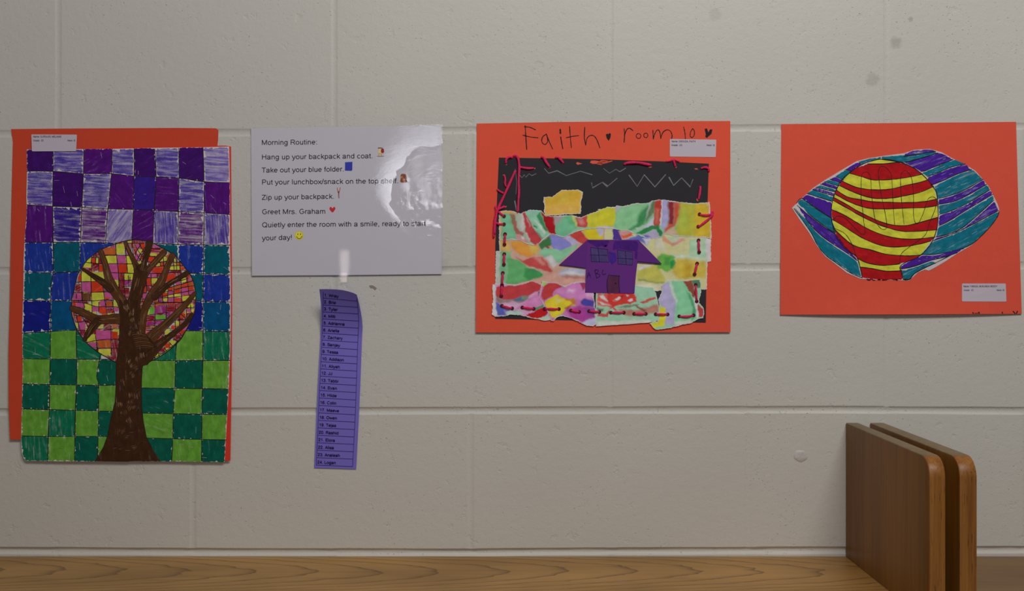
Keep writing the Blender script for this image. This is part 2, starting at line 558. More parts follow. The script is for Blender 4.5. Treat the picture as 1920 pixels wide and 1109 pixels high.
# a plain sans lettering drawn from pen strokes; 716 units = capital height
ADV = dict(zip("ABCDEFGHIJKLMNOPQRSTUVWXYZabcdefghijklmnopqrstuvwxyz",
               [667, 667, 722, 722, 667, 611, 778, 722, 278, 500, 667, 556, 833, 722, 778, 667, 778, 722, 667, 611, 722, 667, 944, 667, 667, 611,
                556, 556, 500, 556, 556, 278, 556, 556, 222, 222, 500, 222, 833, 556, 556, 556, 556, 333, 500, 278, 556, 500, 722, 500, 500, 500]))
for _c in "0123456789":
    ADV[_c] = 556
for _c in " .,:!/":
    ADV[_c] = 278
STROKES = {
    'A': "50,0 333,716 617,0|150,215 517,215",
    'B': "115,0 115,716|115,674 380,674|E380,528,158,146,90,-90|115,382 390,382|E390,211,168,171,90,-90|115,41 390,41",
    'C': "E380,358,290,325,45,315", 'D': "115,0 115,716|115,674 350,674|E350,358,260,316,90,-90|115,42 350,42",
    'E': "115,0 115,716|115,674 620,674|115,380 590,380|115,42 630,42", 'F': "125,0 125,716|125,674 565,674|125,370 520,370",
    'G': "E395,358,295,325,45,320|690,120 690,330 410,330", 'H': "120,0 120,716|600,0 600,716|120,385 600,385", 'I': "139,0 139,716",
    'J': "375,716 375,200|E215,200,160,165,0,-180", 'K': "125,0 125,716|560,716 125,270|250,390 600,0", 'L': "115,0 115,716|115,42 530,42",
    'M': "120,0 120,716|120,700 416,40 712,700|712,716 712,0", 'N': "120,0 120,716|120,690 600,26|600,0 600,716", 'O': "E389,358,300,325,0,360",
    'P': "115,0 115,716|115,674 400,674|E400,500,170,174,90,-90|115,326 400,326", 'Q': "E389,358,300,325,0,360|450,190 690,-20",
    'R': "125,0 125,716|125,674 440,674|E440,507,170,167,90,-90|125,340 440,340|420,335 660,0",
    'S': "~590,530 560,620 450,678 330,680 210,660 140,590 150,480 250,410 400,370 540,320 600,230 580,120 480,50 340,36 190,55 100,130 85,230",
    'T': "305,0 305,674|20,674 590,674", 'U': "115,716 115,280|E361,280,246,245,180,360|607,280 607,716", 'V': "30,716 333,0 640,716",
    'W': "30,716 235,10 470,690 705,10 915,716", 'X': "40,0 620,716|40,716 620,0", 'Y': "333,0 333,300|25,716 333,300 640,716", 'Z': "45,674 540,674 60,42 580,42",
    'a': "~75,370 110,455 190,487 290,487 390,465 425,400 425,150 440,60 475,0|~425,300 320,270 180,240 90,190 75,120 110,50 190,28 300,45 390,110 425,200",
    'b': "110,0 110,716|E290,260,185,228,0,360", 'c': "E275,260,200,228,48,312", 'd': "450,0 450,716|E268,260,185,228,0,360",
    'e': "75,270 480,270|E278,260,203,228,2,318", 'f': "~275,688 200,690 150,640 138,540|138,560 138,0|20,485 255,485",
    'g': "450,519 450,20|E265,265,185,222,0,360|~450,20 430,-100 340,-170 220,-172 120,-130 90,-70",
    'h': "110,0 110,716|~110,330 150,430 230,485 330,485 410,440 440,340 440,290|440,310 440,0", 'i': "111,0 111,519|111,620 111,716",
    'j': "111,519 111,-90|~111,-80 90,-160 10,-172|111,620 111,716", 'k': "110,0 110,716|440,519 110,190|220,300 470,0", 'l': "111,0 111,716",
    'm': "110,0 110,519|~110,330 150,440 240,485 340,475 405,420 417,310|417,330 417,0|~417,330 457,440 547,485 647,475 711,420 723,310|723,330 723,0",
    'n': "110,0 110,519|~110,330 150,430 230,485 330,485 410,440 440,340 440,290|440,310 440,0", 'o': "E278,260,205,228,0,360",
    'p': "110,-207 110,519|E290,260,185,228,0,360", 'q': "450,-207 450,519|E268,260,185,228,0,360", 'r': "110,0 110,519|~110,300 140,420 200,480 270,487 335,470",
    's': "~420,400 380,465 270,490 160,475 95,420 95,350 150,300 260,270 370,240 425,190 425,110 370,50 260,28 150,40 80,90 65,150",
    't': "130,660 130,120|~130,130 145,60 190,38 262,42|20,485 255,485", 'u': "115,519 115,200|~115,210 120,100 170,40 250,30 350,50 420,120 440,220|440,0 440,519",
    'v': "30,519 250,0 470,519", 'w': "30,519 200,8 361,480 520,8 692,519", 'x': "30,519 470,0|470,519 30,0", 'y': "25,519 250,20|~475,519 250,-40 200,-140 140,-172 60,-165", 'z': "50,478 440,478 50,42 460,42",
    '.': "139,0 139,95", ',': "139,95 139,0 100,-100", ':': "139,0 139,95|139,420 139,515", '!': "139,200 139,716|139,0 139,95", '/': "20,-10 255,725",
    '0': "E278,350,200,325,0,360", '1': "330,0 330,700|~330,690 250,590 130,530", '2': "~85,510 110,620 200,680 310,680 420,630 450,530 420,430 300,310 160,190 90,60|60,42 500,42",
    '3': "~85,560 140,650 250,685 370,660 430,580 410,470 320,400 240,385|~240,385 380,370 460,290 460,170 400,70 280,32 150,60 80,170", '4': "380,0 380,700|380,690 55,205|40,190 520,190",
    '5': "480,674 165,674 115,345|~115,345 200,425 310,440 420,390 475,280 450,130 350,45 230,35 120,80 70,180",
    '6': "~460,560 400,660 290,688 170,640 95,500 85,330 100,170 180,60 290,32 410,75 470,190 450,330 360,415 260,420 150,360 95,250", '7': "50,674 490,674|~485,660 350,480 260,280 215,0",
    '8': "E278,525,165,155,0,360|E278,205,198,172,0,360", '9': "~95,140 160,50 270,30 390,80 460,210 472,380 455,540 380,650 270,685 150,640 88,530 105,390 190,305 300,300 400,350 460,450",
}


def text_units(string):
    return sum(ADV[c] for c in string)


def glyph(c):
    out = []
    for st in STROKES[c].split('|'):
        if st[0] == 'E':
            cx, cy, rx, ry, a0, a1 = map(float, st[1:].split(','))
            n = max(8, int(abs(a1 - a0) / 15))
            out.append([(cx + rx * math.cos(math.radians(t)), cy + ry * math.sin(math.radians(t))) for t in np.linspace(a0, a1, n + 1)])
        else:
            sm = st[0] == '~'
            pts = [tuple(map(float, q.split(','))) for q in st.lstrip('~').split()]
            out += [smooth(pts, n=3)] if sm else [[a, b] for a, b in zip(pts, pts[1:])]
    return out


def dedupe(pts):
    out = []
    for p in pts:
        if not out or abs(p[0] - out[-1][0]) + abs(p[1] - out[-1][1]) > 1e-4:
            out.append(p)
    return out


def sdist(poly, P):
    """signed distance (negative inside) of points P to a closed polygon"""
    poly = np.asarray(poly, float)
    P = np.asarray(P, float)
    a = poly
    b = np.roll(poly, -1, 0)
    d2 = np.full(len(P), 1e18)
    ins = np.zeros(len(P), bool)
    for (ax, ay), (bx, by) in zip(a, b):
        dx, dy = bx - ax, by - ay
        L = dx * dx + dy * dy + 1e-12
        t = np.clip(((P[:, 0] - ax) * dx + (P[:, 1] - ay) * dy) / L, 0, 1)
        d2 = np.minimum(d2, (P[:, 0] - ax - t * dx) ** 2 + (P[:, 1] - ay - t * dy) ** 2)
        c = (ay > P[:, 1]) != (by > P[:, 1])
        if by != ay:
            ins ^= c & (P[:, 0] < (bx - ax) * (P[:, 1] - ay) / (by - ay) + ax)
    d = np.sqrt(d2)
    return np.where(ins, -d, d)


def smooth(pts, closed=False, n=4):
    """Catmull-Rom through the points"""
    P = [Vector(p) for p in pts]
    N = len(P)
    out = []
    for i in range(N if closed else N - 1):
        g = (lambda k: P[k % N]) if closed else (lambda k: P[max(0, min(N - 1, k))])
        p0, p1, p2, p3 = g(i - 1), g(i), g(i + 1), g(i + 2)
        for j in range(n):
            t = j / n
            q = 0.5 * ((2 * p1) + (p2 - p0) * t + (2 * p0 - 5 * p1 + 4 * p2 - p3) * t * t + (3 * p1 - p0 - 3 * p2 + p3) * t ** 3)
            out.append(tuple(q))
    if not closed:
        out.append(tuple(P[-1]))
    return out


def rough(pts, step, amp, rng, closed=True, zig=False):
    """a torn (or zig-zag cut) version of an outline"""
    out = []
    n = len(pts)
    sg = 1
    for i in range(n if closed else n - 1):
        a, b = Vector(pts[i]), Vector(pts[(i + 1) % n])
        L = (b - a).length
        if L < 1e-6:
            continue
        d = (b - a) / L
        nr = Vector((-d.y, d.x))
        k = max(1, int(L / step))
        for j in range(k):
            if zig:
                sg = -sg
                o = sg * amp * (0.6 + 0.5 * rng.random())
            else:
                o = amp * (rng.random() * 2 - 1) if j else 0.0
            q = a + d * (L * j / k) + nr * o
            out.append((q.x, q.y))
    return out


def clip(subj, cl):
    """Sutherland-Hodgman: subject clipped by a convex polygon"""
    A = sum(cl[i][0] * cl[(i + 1) % len(cl)][1] - cl[(i + 1) % len(cl)][0] * cl[i][1] for i in range(len(cl)))
    c = cl if A > 0 else cl[::-1]
    out = list(subj)
    for i in range(len(c)):
        (ax, ay), (bx, by) = c[i], c[(i + 1) % len(c)]
        f = lambda p: (bx - ax) * (p[1] - ay) - (by - ay) * (p[0] - ax)
        src, out = out, []
        for j in range(len(src)):
            p, q = src[j], src[(j + 1) % len(src)]
            fp, fq = f(p), f(q)
            if fp >= 0:
                out.append(p)
            if (fp >= 0) != (fq >= 0):
                t = fp / (fp - fq)
                out.append((p[0] + (q[0] - p[0]) * t, p[1] + (q[1] - p[1]) * t))
        if not out:
            return []
    return dedupe(out)


def Z(ox, oy, s):
    """coordinates read off an enlarged detail -> photograph pixels"""
    def f(*pts):
        if len(pts) == 1 and isinstance(pts[0], list):
            pts = pts[0]
        r = [(ox + x / s, oy + y / s) for x, y in pts]
        return r
    return f


def ip(xs, ys, x):
    return float(np.interp(x, xs, ys))


def tag(o, label=None, cat=None, group=None, kind=None):
    for k, v in (('label', label), ('category', cat), ('group', group), ('kind', kind)):
        if v:
            o[k] = v
    return o


def empty(name, loc):
    o = bpy.data.objects.new(name, None)
    o.empty_display_size = 0.05
    o.location = loc
    COL.objects.link(o)
    return o


BLACK = C(24, 20, 24)
ORANGE = C(184, 68, 49)

# ------------------------------------------------------------------ the block wall
J1 = ([-1300, 0, 450, 860, 1400, 1920, 3200], [246, 244, 241.7, 237.5, 233.2, 230, 224])
J2 = ([-1300, 0, 440, 840, 886, 1370, 1450, 1920, 3200], [503, 501, 500.6, 500, 498.4, 494, 494, 491, 486])
J3 = ([-1300, 0, 440, 960, 1560, 1920, 3200], [766, 766, 765, 763, 761.5, 764, 764])
J4 = ([-1300, 0, 400, 900, 1000, 1580, 1920, 3200], [1025, 1026, 1028.5, 1029.5, 1028, 1025.5, 1024.5, 1023])
JOINTS = [(lambda x, k=k: ip(*J1, x) - 264 * k) for k in (2, 1)] + [lambda x: ip(*J1, x), lambda x: ip(*J2, x), lambda x: ip(*J3, x), lambda x: ip(*J4, x)] + [(lambda x, k=k: ip(*J4, x) + 262 * k) for k in (1, 2)]
JDEPTH = [0.0013, 0.0013, 0.0013, 0.0014, 0.0023, 0.0036, 0.003, 0.003]
JHALF = 7.0


def build_wall():
    b = MB(seed=3)
    va = [109.5 + 517.5 * k for k in range(-3, 7)]
    vb = [362 + 520.5 * k for k in range(-4, 6)]
    offs = [-15, -11, -9, -8, -7.4, -6.8, -6, -4.5, -2.5, 0, 2.5, 4.5, 6, 6.8, 7.4, 8, 9, 11, 15]
    xs = set(np.arange(-1300, 3201, 40.0))
    for q in va + vb:
        xs |= {q + o for o in offs}
    xs = sorted(xs)
    rows = []                                        # (joint index, offset) or (band index, fraction)
    for j in range(len(JOINTS)):
        rows += [('j', j, o) for o in offs]
        if j < len(JOINTS) - 1:
            rows += [('b', j, t) for t in (0.15, 0.32, 0.5, 0.68, 0.85)]
    nz = lambda x, s: math.sin(x * 0.071 + s) * 0.5 + math.sin(x * 0.023 + 2.3 * s) * 0.5 + math.sin(x * 0.19 + s * 5) * 0.35
    grid = []
    rr = random.Random(5)
    for kind, j, o in rows:
        line = []
        for x in xs:
            if kind == 'j':
                y = JOINTS[j](x) + JHALF + o
                hw = JHALF + 0.5 * nz(x, j)
                t = abs(o) / hw
                h = -JDEPTH[j] * (1 - t ** 2.4) * (1 + 0.15 * nz(x, j + 3)) if t < 1 else 0.0
            else:
                ya, yb = JOINTS[j](x) + JHALF + 15, JOINTS[j + 1](x) + JHALF - 15
                y = ya + (yb - ya) * o
                h = 0.0
            # upright joints belong to one course of blocks: courses alternate
            jj = j if (kind == 'b' or o > 0) else j - 1
            vs = va if jj % 2 == 1 else vb
            d = min(abs(x - q) for q in vs)
            hw = JHALF - 0.8 + 0.5 * nz(y, jj)
            if d < hw:
                h = min(h, -0.0007 * (1 - (d / hw) ** 2.2))
            line.append(b.pt(x, y))
            q = at(x, y)
            b.v[-1] = (q[0], -h, q[2])
        grid.append(line)
    for i in range(len(rows) - 1):
        for k in range(len(xs) - 1):
            b.face([grid[i][k], grid[i + 1][k], grid[i + 1][k + 1], grid[i][k + 1]], 'wall', [(1, 1, 1, 1)] * 4, None, True)
    # a flake of missing paint under the notice
    z = Z(590, 440, 7.385)
    b.poly(z([(752, 708), (800, 702), (835, 722), (862, 745), (835, 775), (812, 748), (772, 742)]), 6, 'line', C(112, 104, 102))
    b.poly(z([(812, 850), (830, 846), (824, 862)]), 6, 'line', C(120, 108, 104))
    return tag(b.build('wall_back'), 'cream painted concrete block wall with shallow mortar joints', None, None, 'structure')


build_wall()

# dried lump of painted-over putty
def build_putty():
    bm_v, bm_f = [], []
    N, R = 28, 9
    rg = random.Random(8)
    for i in range(R + 1):
        t = i / R
        for k in range(N):
            a = 2 * math.pi * k / N
            r = 12.5 * t * (1 + 0.06 * math.sin(2 * a + 1) + 0.04 * math.sin(5 * a))
            h = 0.0013 * (1 - t ** 4) + 0.0003 * math.sin(3 * a) * t * (1 - t)
            bm_v.append(at(1501 + r * math.cos(a), 856 + r * math.sin(a) * 0.95, h))
    me = bpy.data.meshes.new('putty_lump')
    for i in range(R):
        for k in range(N):
            a, b_, c, d = i * N + k, i * N + (k + 1) % N, (i + 1) * N + (k + 1) % N, (i + 1) * N + k
            bm_f.append((a, b_, c, d))
    o = at(1501, 868, 0)
    me.from_pydata([(x - o[0], y - o[1], z - o[2]) for x, y, z in bm_v], [], bm_f)
    m, nt, b, _ = new_mat('dried_putty')
    g = NT(nt)
    g.l(g.mix(g.mapr(g.noise(g.obj(), 300, 3), 0.3, 0.7, 0, 1), C(150, 146, 142), C(160, 156, 152)), b.inputs['Base Color'])
    b.inputs['Roughness'].default_value = 0.5
    me.materials.append(m)
    for p in me.polygons:
        p.use_smooth = True
    ob = bpy.data.objects.new('putty_lump', me)
    ob.location = o
    COL.objects.link(ob)
    tag(ob, 'small round lump of putty painted over, on the wall left of the upright boards', 'putty')


build_putty()

# ------------------------------------------------------------------ the two bookcases under the wall
ZTOP = (555 - 1043.6) / PXM          # top of the shelf tops
ZUP = (555 - 793.2) / PXM            # top of the upright end panels
DEPTH = 0.3075
GAP = 0.0012                         # they stand this far off the wall


def wx(px):
    return (px - 960) / PXM


def end_panel(name, x0, x1, parent, org):
    """upright board with a rounded front top corner and eased edges"""
    r, bev = 0.024, 0.0016
    prof = [(-GAP, ZTOP - 0.9), (-GAP, ZUP)]
    for t in np.linspace(0, math.pi / 2, 14):
        prof.append((-DEPTH + r - r * math.sin(t), ZUP - r + r * math.cos(t)))
    prof.append((-DEPTH, ZTOP - 0.9))
    n = len(prof)
    V, F, MI = [], [], []
    cy, cz = -DEPTH / 2, (ZUP + ZTOP - 0.9) / 2
    def ring(x, ins):
        s = len(V)
        for y, z in prof:
            V.append((x - org[0], (y + (ins if y < cy else -ins)) - org[1], (z + (-ins if z > cz else ins)) - org[2]))
        return s
    rings = [ring(x0, bev), ring(x0 + bev * 0.3, bev * 0.3), ring(x0 + bev, 0), ring(x1 - bev, 0), ring(x1 - bev * 0.3, bev * 0.3), ring(x1, bev)]
    for a, b_ in zip(rings, rings[1:]):
        for i in range(n):
            j = (i + 1) % n
            F.append((a + i, a + j, b_ + j, b_ + i))
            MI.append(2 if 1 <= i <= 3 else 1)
    F.append(tuple(rings[0] + i for i in range(n)))
    MI.append(0)
    F.append(tuple(rings[-1] + n - 1 - i for i in range(n)))
    MI.append(0)
    me = bpy.data.meshes.new(name)
    me.from_pydata(V, [], F)
    me.materials.append(M['panel'])
    me.materials.append(M['panel_edge'])
    me.materials.append(M['panel_top_sheen'])
    me.polygons.foreach_set('material_index', MI)
    me.update()
    import bmesh
    bm = bmesh.new()
    bm.from_mesh(me)
    bmesh.ops.recalc_face_normals(bm, faces=bm.faces)
    bm.to_mesh(me)
    bm.free()
    for p in me.polygons:
        p.use_smooth = p.material_index > 0
    try:
        me.set_sharp_from_angle(angle=math.radians(40))
    except Exception:
        pass
    o = bpy.data.objects.new(name, me)
    o.parent = parent
    COL.objects.link(o)
    return o


def top_board(name, x0, x1, mat, parent, org):
    r = 0.010
    prof = [(-GAP - 0.0004, ZTOP - 0.022), (-GAP - 0.0004, ZTOP)]
    for t in np.linspace(0, math.pi / 2, 8):
        prof.append((-DEPTH + 0.006 + r - r * math.sin(t), ZTOP - r + r * math.cos(t)))
    prof.append((-DEPTH + 0.006, ZTOP - 0.022))
    n = len(prof)
    V = [(x - org[0], y - org[1], z - org[2]) for x in (x0, x1) for y, z in prof]
    F = [(i, (i + 1) % n, n + (i + 1) % n, n + i) for i in range(n)] + [tuple(range(n)), tuple(range(2 * n - 1, n - 1, -1))]
    me = bpy.data.meshes.new(name)
    me.from_pydata(V, [], F)
    me.materials.append(mat)
    import bmesh
    bm = bmesh.new()
    bm.from_mesh(me)
    bmesh.ops.recalc_face_normals(bm, faces=bm.faces)
    bm.to_mesh(me)
    bm.free()
    o = bpy.data.objects.new(name, me)
    o.parent = parent
    COL.objects.link(o)
    return o


XA0, XA1, XB0, XB1 = wx(1585.2), wx(1609.7), wx(1630.6), wx(1657.4)
orgA = (wx(500), -DEPTH / 2, ZTOP - 0.9)
bA = empty('bookcase', orgA)
tag(bA, 'low wooden bookcase with yellowish pine-grained top, ending in the upright board nearer the putty lump', 'bookcase')
end_panel('end_panel', XA0, XA1, bA, orgA)
end_panel('end_panel', -1.55 - (XA1 - XA0), -1.55, bA, orgA)
top_board('top_board', -1.5496, XA0 - 0.0003, M['top_oak'], bA, orgA)
orgB = (wx(2100), -DEPTH / 2, ZTOP - 0.9)
bB = empty('bookcase', orgB)
tag(bB, 'low wooden bookcase with darker brown top, its upright board standing behind the gap', 'bookcase')
end_panel('end_panel', XB0, XB1, bB, orgB)
end_panel('end_panel', 1.55, 1.55 + (XB1 - XB0), bB, orgB)
top_board('top_board', XB1 + 0.0003, 1.5496, M['top_brown'], bB, orgB)


# ------------------------------------------------------------------ name stickers
def sticker(parent, org, hf, base, corners, texts, seed):
    b = MB(base, hf, seed)
    out = []
    n = 4
    for i in range(n):                                # rounded corners
        p, a, c = Vector(corners[i]), Vector(corners[i - 1]), Vector(corners[(i + 1) % n])
        r = 2.0
        d0, d1 = (a - p).normalized(), (c - p).normalized()
        for t in (0.0, 0.35, 0.65, 1.0):
            q = p + d0 * r * (1 - t) ** 2 + d1 * r * t ** 2
            out.append(tuple(q))
    b.sheet(out, 'print', C(158, 150, 158), 0.00012, 0.0, 3.0)
    for s, x0, y0, x1, y1 in texts:
        b.text(s, x0, y0, x1, y1, 3.4, 4, C(58, 52, 62))
    return b.build('name_sticker', parent, org)


# ------------------------------------------------------------------ tree picture
def build_tree():
    rng = random.Random(21)
    hf = lambda x, y: 0.0006 + 0.0042 * max(0.0, (y - 250) / 615.0)
    org = at(228, 865, 0)
    root = empty('tree_picture', org)
    tag(root, 'marker drawing of a brown tree on purple, blue and green checks, mounted on orange paper', 'drawing')
    B0 = 0.0
    # orange sheets behind
    b = MB(B0, hf, 1)
    b.sheet([(20.9, 242.2), (120, 241.2), (260, 240.4), (330, 240), (405, 240.6), (409.5, 244), (409, 262), (407.5, 275), (408, 600), (409, 826), (220, 826), (18.8, 825), (16.2, 760), (15.8, 666), (18.4, 560), (20.2, 434), (22.6, 330), (24, 266)][::-1], 'paper', C(166, 56, 36), 0.0003)
    tag(b.build('backing_sheet', root, org), 'long orange sheet seen along the left and the top')
    b = MB(B0 + 0.0004, hf, 2)
    b.sheet([(423, 273.2), (433.2, 275), (435.2, 560), (434.5, 700), (432, 864.6), (200, 866), (60, 864), (60, 300), (200, 274.8)][::-1], 'paper', C(176, 48, 34), 0.0003)
    tag(b.build('backing_sheet', root, org), 'second orange sheet showing along the right edge of the drawing')
    # the drawing
    b = MB(B0 + 0.0009, hf, 5)
    outline = [(50.2, 280.6), (50.6, 321), (49.4, 370), (50.2, 398), (48, 425), (45.9, 450), (44.2, 490), (43.8, 540), (41.6, 619), (42.6, 682), (41.2, 761), (39.4, 824), (41, 849), (44, 859), (48.5, 864.3), (110, 865.6), (189, 866), (300, 865.4), (360, 866.4), (421, 867), (423.6, 824), (426, 780), (429, 729), (431.6, 660), (432.4, 619), (432.8, 540), (431.4, 465), (431, 342), (429.6, 275), (379.8, 276.4), (290, 277.5), (210, 279.4), (157, 279.8)]
    b.sheet(outline, 'paper', PAPER, 0.0003)
    VL = [
        [(99.7, 286), (99.4, 321), (98.8, 386), (99.7, 454), (99.7, 510), (95.6, 540), (94.6, 621), (94, 676), (93, 721), (92.4, 767), (90.5, 819), (89.3, 865)],
        [(157.4, 279.8), (156.4, 325.8), (153.4, 390), (151, 454.7), (149.7, 496), (147, 562), (142.9, 620), (144, 675), (143.5, 722), (141.3, 770), (140.5, 819), (139.7, 865)],
        [(210, 279.8), (209.2, 325.8), (202.5, 391.8), (197.9, 456)],
        [(186.8, 667.8), (186.4, 674), (183, 695), (181.4, 708), (185, 723), (184.5, 772), (184, 819), (183, 855)],
        [(251.5, 278.3), (251.5, 330.4), (250, 392.5), (247, 449)],
        [(289.9, 279.8), (292.9, 332), (289, 394), (286.8, 457)],
        [(335.3, 278.3), (335.9, 333.5), (334.4, 396.7), (333.7, 459.3)],
        [(333, 620), (329.7, 660), (329, 676), (328, 728), (325, 775), (324, 823), (321.8, 865)],
        [(380.4, 276.7), (382.8, 341), (382.8, 399.5), (382, 459), (381.3, 516), (381, 565), (380.8, 622), (380.4, 676), (379.5, 730), (378.5, 776), (378.2, 824), (378, 865)],
    ]
    xe = lambda y: ip([275, 342, 465, 540, 619, 729, 780, 824, 867], [429.2, 430.6, 430.8, 432, 431.6, 428.4, 425.6, 423, 421], y)
    xw = lambda y: ip([280, 321, 370, 398, 450, 540, 619, 682, 761, 824, 849, 864], [50.4, 50.8, 49.8, 50.4, 46.4, 44, 42, 43, 41.6, 39.8, 41.4, 47], y)
    HL = [
        [(50, 281), (157, 280), (290, 278), (380, 276.7), (430, 275.4)],
        [(50.6, 321), (99.5, 321.5), (156.4, 325.8), (209, 326), (251.5, 330.4), (293, 332), (336, 334), (383, 341), (431, 342.7)],
        [(50.6, 384), (98.8, 387), (153.4, 388.7), (202.5, 392), (250, 393), (289, 394.8), (334, 397), (383, 399.4), (431, 402.5)],
        [(46, 454.5), (99.7, 454.7), (151, 454.7), (198, 455.8), (247, 456), (287, 456.6), (333.7, 458.7), (382, 459.4), (431, 459.9)],
        [(43.8, 510), (99.7, 512), (149, 509.5), (250, 511), (366, 513), (431, 516)],
        [(43, 562.7), (95, 564.6), (147, 563.6), (250, 564), (360, 564.6), (432, 566.8)],
        [(42, 625), (94.6, 622), (143, 619.5), (250, 620), (350, 620.4), (432, 622.6)],
        [(42, 673), (94, 673.6), (186, 674.2), (218, 674.5), (270, 676), (329, 676.6), (431, 676.3)],
        [(42, 720.4), (93, 721.4), (185, 723), (218, 723), (265, 727.7), (329, 728.6), (429, 730)],
        [(41, 767), (92.4, 768.7), (212, 771.9), (266, 775), (426, 778)],
        [(40, 818), (90.5, 819), (199, 819), (274, 822), (424, 825.5)],
        [(41, 864.5), (189, 866), (300, 865.4), (421, 867)],
    ]
    hy = lambda k, x: ip([p[0] for p in HL[k]], [p[1] for p in HL[k]], x)
    vx = lambda v, y: ip([p[1] for p in v], [p[0] for p in v], y)
    V1, V2, V3, V3b, V4, V5, V6, V6b, V7 = VL
    west, east = (lambda y: xw(y)), (lambda y: xe(y))
    fx = lambda v: v if callable(v) else (lambda y: vx(v, y))
    INK = {
        'D': (C(50, 8, 84), 0.70), 'E': (C(66, 10, 96), 0.66), 'L': (C(66, 48, 132), 0.53), 'l': (C(92, 74, 146), 0.50),
        'b': (C(44, 24, 112), 0.57), 'B': (C(44, 20, 110), 0.72), 'S': (C(74, 14, 104), 0.53),
        'u': (C(20, 42, 124), 0.64), 't': (C(0, 72, 88), 0.74), 'n': (C(14, 22, 108), 0.68), 'k': (C(0, 64, 104), 0.72),
        'G': (C(4, 92, 64), 0.62), 'g': (C(82, 132, 42), 0.64), 'H': (C(0, 74, 58), 0.68),
    }

    def cell(l, r, k, kind, ang=None, inset=None, rag=None):
        l, r = fx(l), fx(r)
        pts = []
        y0 = hy(k, l(300 + 55 * k)); y1 = hy(k + 1, l(300 + 55 * k))
        for t in np.linspace(0, 1, 5):                 # top edge, left to right
            ya = (y0)
            xl, xr = l(y0), r(y0)
            x = xl + (xr - xl) * t
            pts.append((x, hy(k, x)))
        for t in np.linspace(0.2, 0.8, 4):
            y = hy(k, pts[4][0]) * (1 - t) + hy(k + 1, pts[4][0]) * t
            pts.append((r(y), y))
        yb = y1
        for t in np.linspace(1, 0, 5):
            x = l(yb) + (r(yb) - l(yb)) * t
            pts.append((x, hy(k + 1, x)))
        for t in np.linspace(0.8, 0.2, 4):
            y = y0 * (1 - t) + y1 * t
            pts.append((l(y), y))
        c, cov = INK[kind]
        if ang is None:
            ang = {'L': 0.05, 'l': 0.05, 'S': 0.06}.get(kind, rng.choice([0.05, 1.5, 0.9, -0.5]))
            if kind in 'GHgutnk':
                ang = rng.choice([1.5, 1.55, 1.45, 0.4, 1.5])
        loose = kind in 'LlSb'
        b.fill(pts, 1, c[:3] + (cov,), ang, inset if inset is not None else (0.6 if loose else -0.35), rag if rag is not None else (2.8 if loose else 1.2))
    cols = [west, V1, V2, V3, V4, V5, V6, V7, east]
    for k, row in enumerate(('DLELDLDl', 'LDLEBELE', 'EbSlELSL')):
        for i, kd in enumerate(row):
            a = None
            if k == 2 and i in (5, 7):
                a = 1.5
            if k == 2 and i == 3:
                a = -0.95
            cell(cols[i], cols[i + 1], k, kd, a)
    cc = lambda v: (lambda y: v)
    for k, row in ((3, 'utu'), (4, 'tun'), (5, 'nk')):
        for i, kd in enumerate(row):
            cell([west, V1, V2][i], [V1, V2, cc(215)][i], k, kd, inset=0.2, rag=2.6 if i == 0 else 1.5)
    for k, row in ((3, 'tut'), (4, 'ttu'), (5, 'nnk')):
        for i, kd in enumerate(row):
            cell([cc(270), cc(334), V7][i], [cc(334), V7, east][i], k, kd, inset=0.3, rag=2.4)
    Lc = [west, V1, V2, V3b, cc(250)]
    Rc = [cc(255), V6b, V7, east]
    for k, lr, rr_ in ((6, 'GgGg', 'GgG'), (7, 'gHgH', 'gHg'), (8, 'HgHg', 'HgH'), (9, 'gGgH', 'gHg'), (10, 'GgHg', 'HgH')):
        for i, kd in enumerate(lr):
            if k == 6 and i == 2:
                cell(V2, cc(190), k, 'G')
                continue
            if k == 6 and i == 3:
                continue
            cell(Lc[i], Lc[i + 1], k, kd, rag=1.8)
        for i, kd in enumerate(rr_):
            cell(Rc[i], Rc[i + 1], k, kd, rag=1.6)
    for v in VL:
        b.line(smooth(v, n=3), 1.5, 3, BLACK, jit=0.3)
    for k, h in enumerate(HL[1:-1]):
        b.line(smooth(h, n=3), 1.4, 3, BLACK, jit=0.3)
    # loose strokes left bare or doubled inside the checks
    for _ in range(110):
        x, y = rng.uniform(52, 422), rng.uniform(284, 860)
        a = rng.choice([0.08, 1.5, 1.5, 0.7]) + rng.uniform(-0.15, 0.15)
        L = rng.uniform(3, 13)
        dark = rng.random() < 0.25
        cx_ = C(20, 10, 50) if y < 455 else (C(6, 14, 60) if y < 620 else C(10, 60, 30))
        b.line([(x, y), (x + L * math.cos(a), y + L * math.sin(a))], rng.uniform(0.5, 1.1), 2, cx_ if dark else C(150, 140, 158), taper=True)

    # ---- the round crown
    zA, zB = Z(120, 440, 7.385), Z(120, 560, 7.385)
    crown = zA([(105, 1000), (108, 900), (120, 850), (150, 720), (190, 560), (240, 470), (300, 380), (370, 310), (480, 235), (560, 185), (700, 135), (850, 90), (1000, 72), (1130, 90), (1230, 120), (1330, 170), (1450, 235), (1560, 310), (1650, 430), (1740, 540), (1790, 650), (1815, 760), (1825, 850), (1818, 1000)]) + \
        zB([(1805, 200), (1765, 300), (1700, 420), (1620, 560), (1500, 680), (1350, 790), (1200, 870), (1115, 905), (900, 925), (725, 885), (600, 820), (450, 730), (300, 600), (180, 430), (115, 250), (103, 150)])
    crown = smooth(crown, True, 3)
    b.poly(crown, 4, 'paper', C(164, 156, 150))
    K = {'Y': C(172, 172, 54), 'P': C(166, 70, 122), 'O': C(164, 80, 32), 'R': C(178, 50, 22), 'C': C(118, 16, 30), 'M': C(134, 36, 104),
         'G': C(92, 150, 48), 'N': C(92, 56, 24), 'W': C(168, 160, 156)}
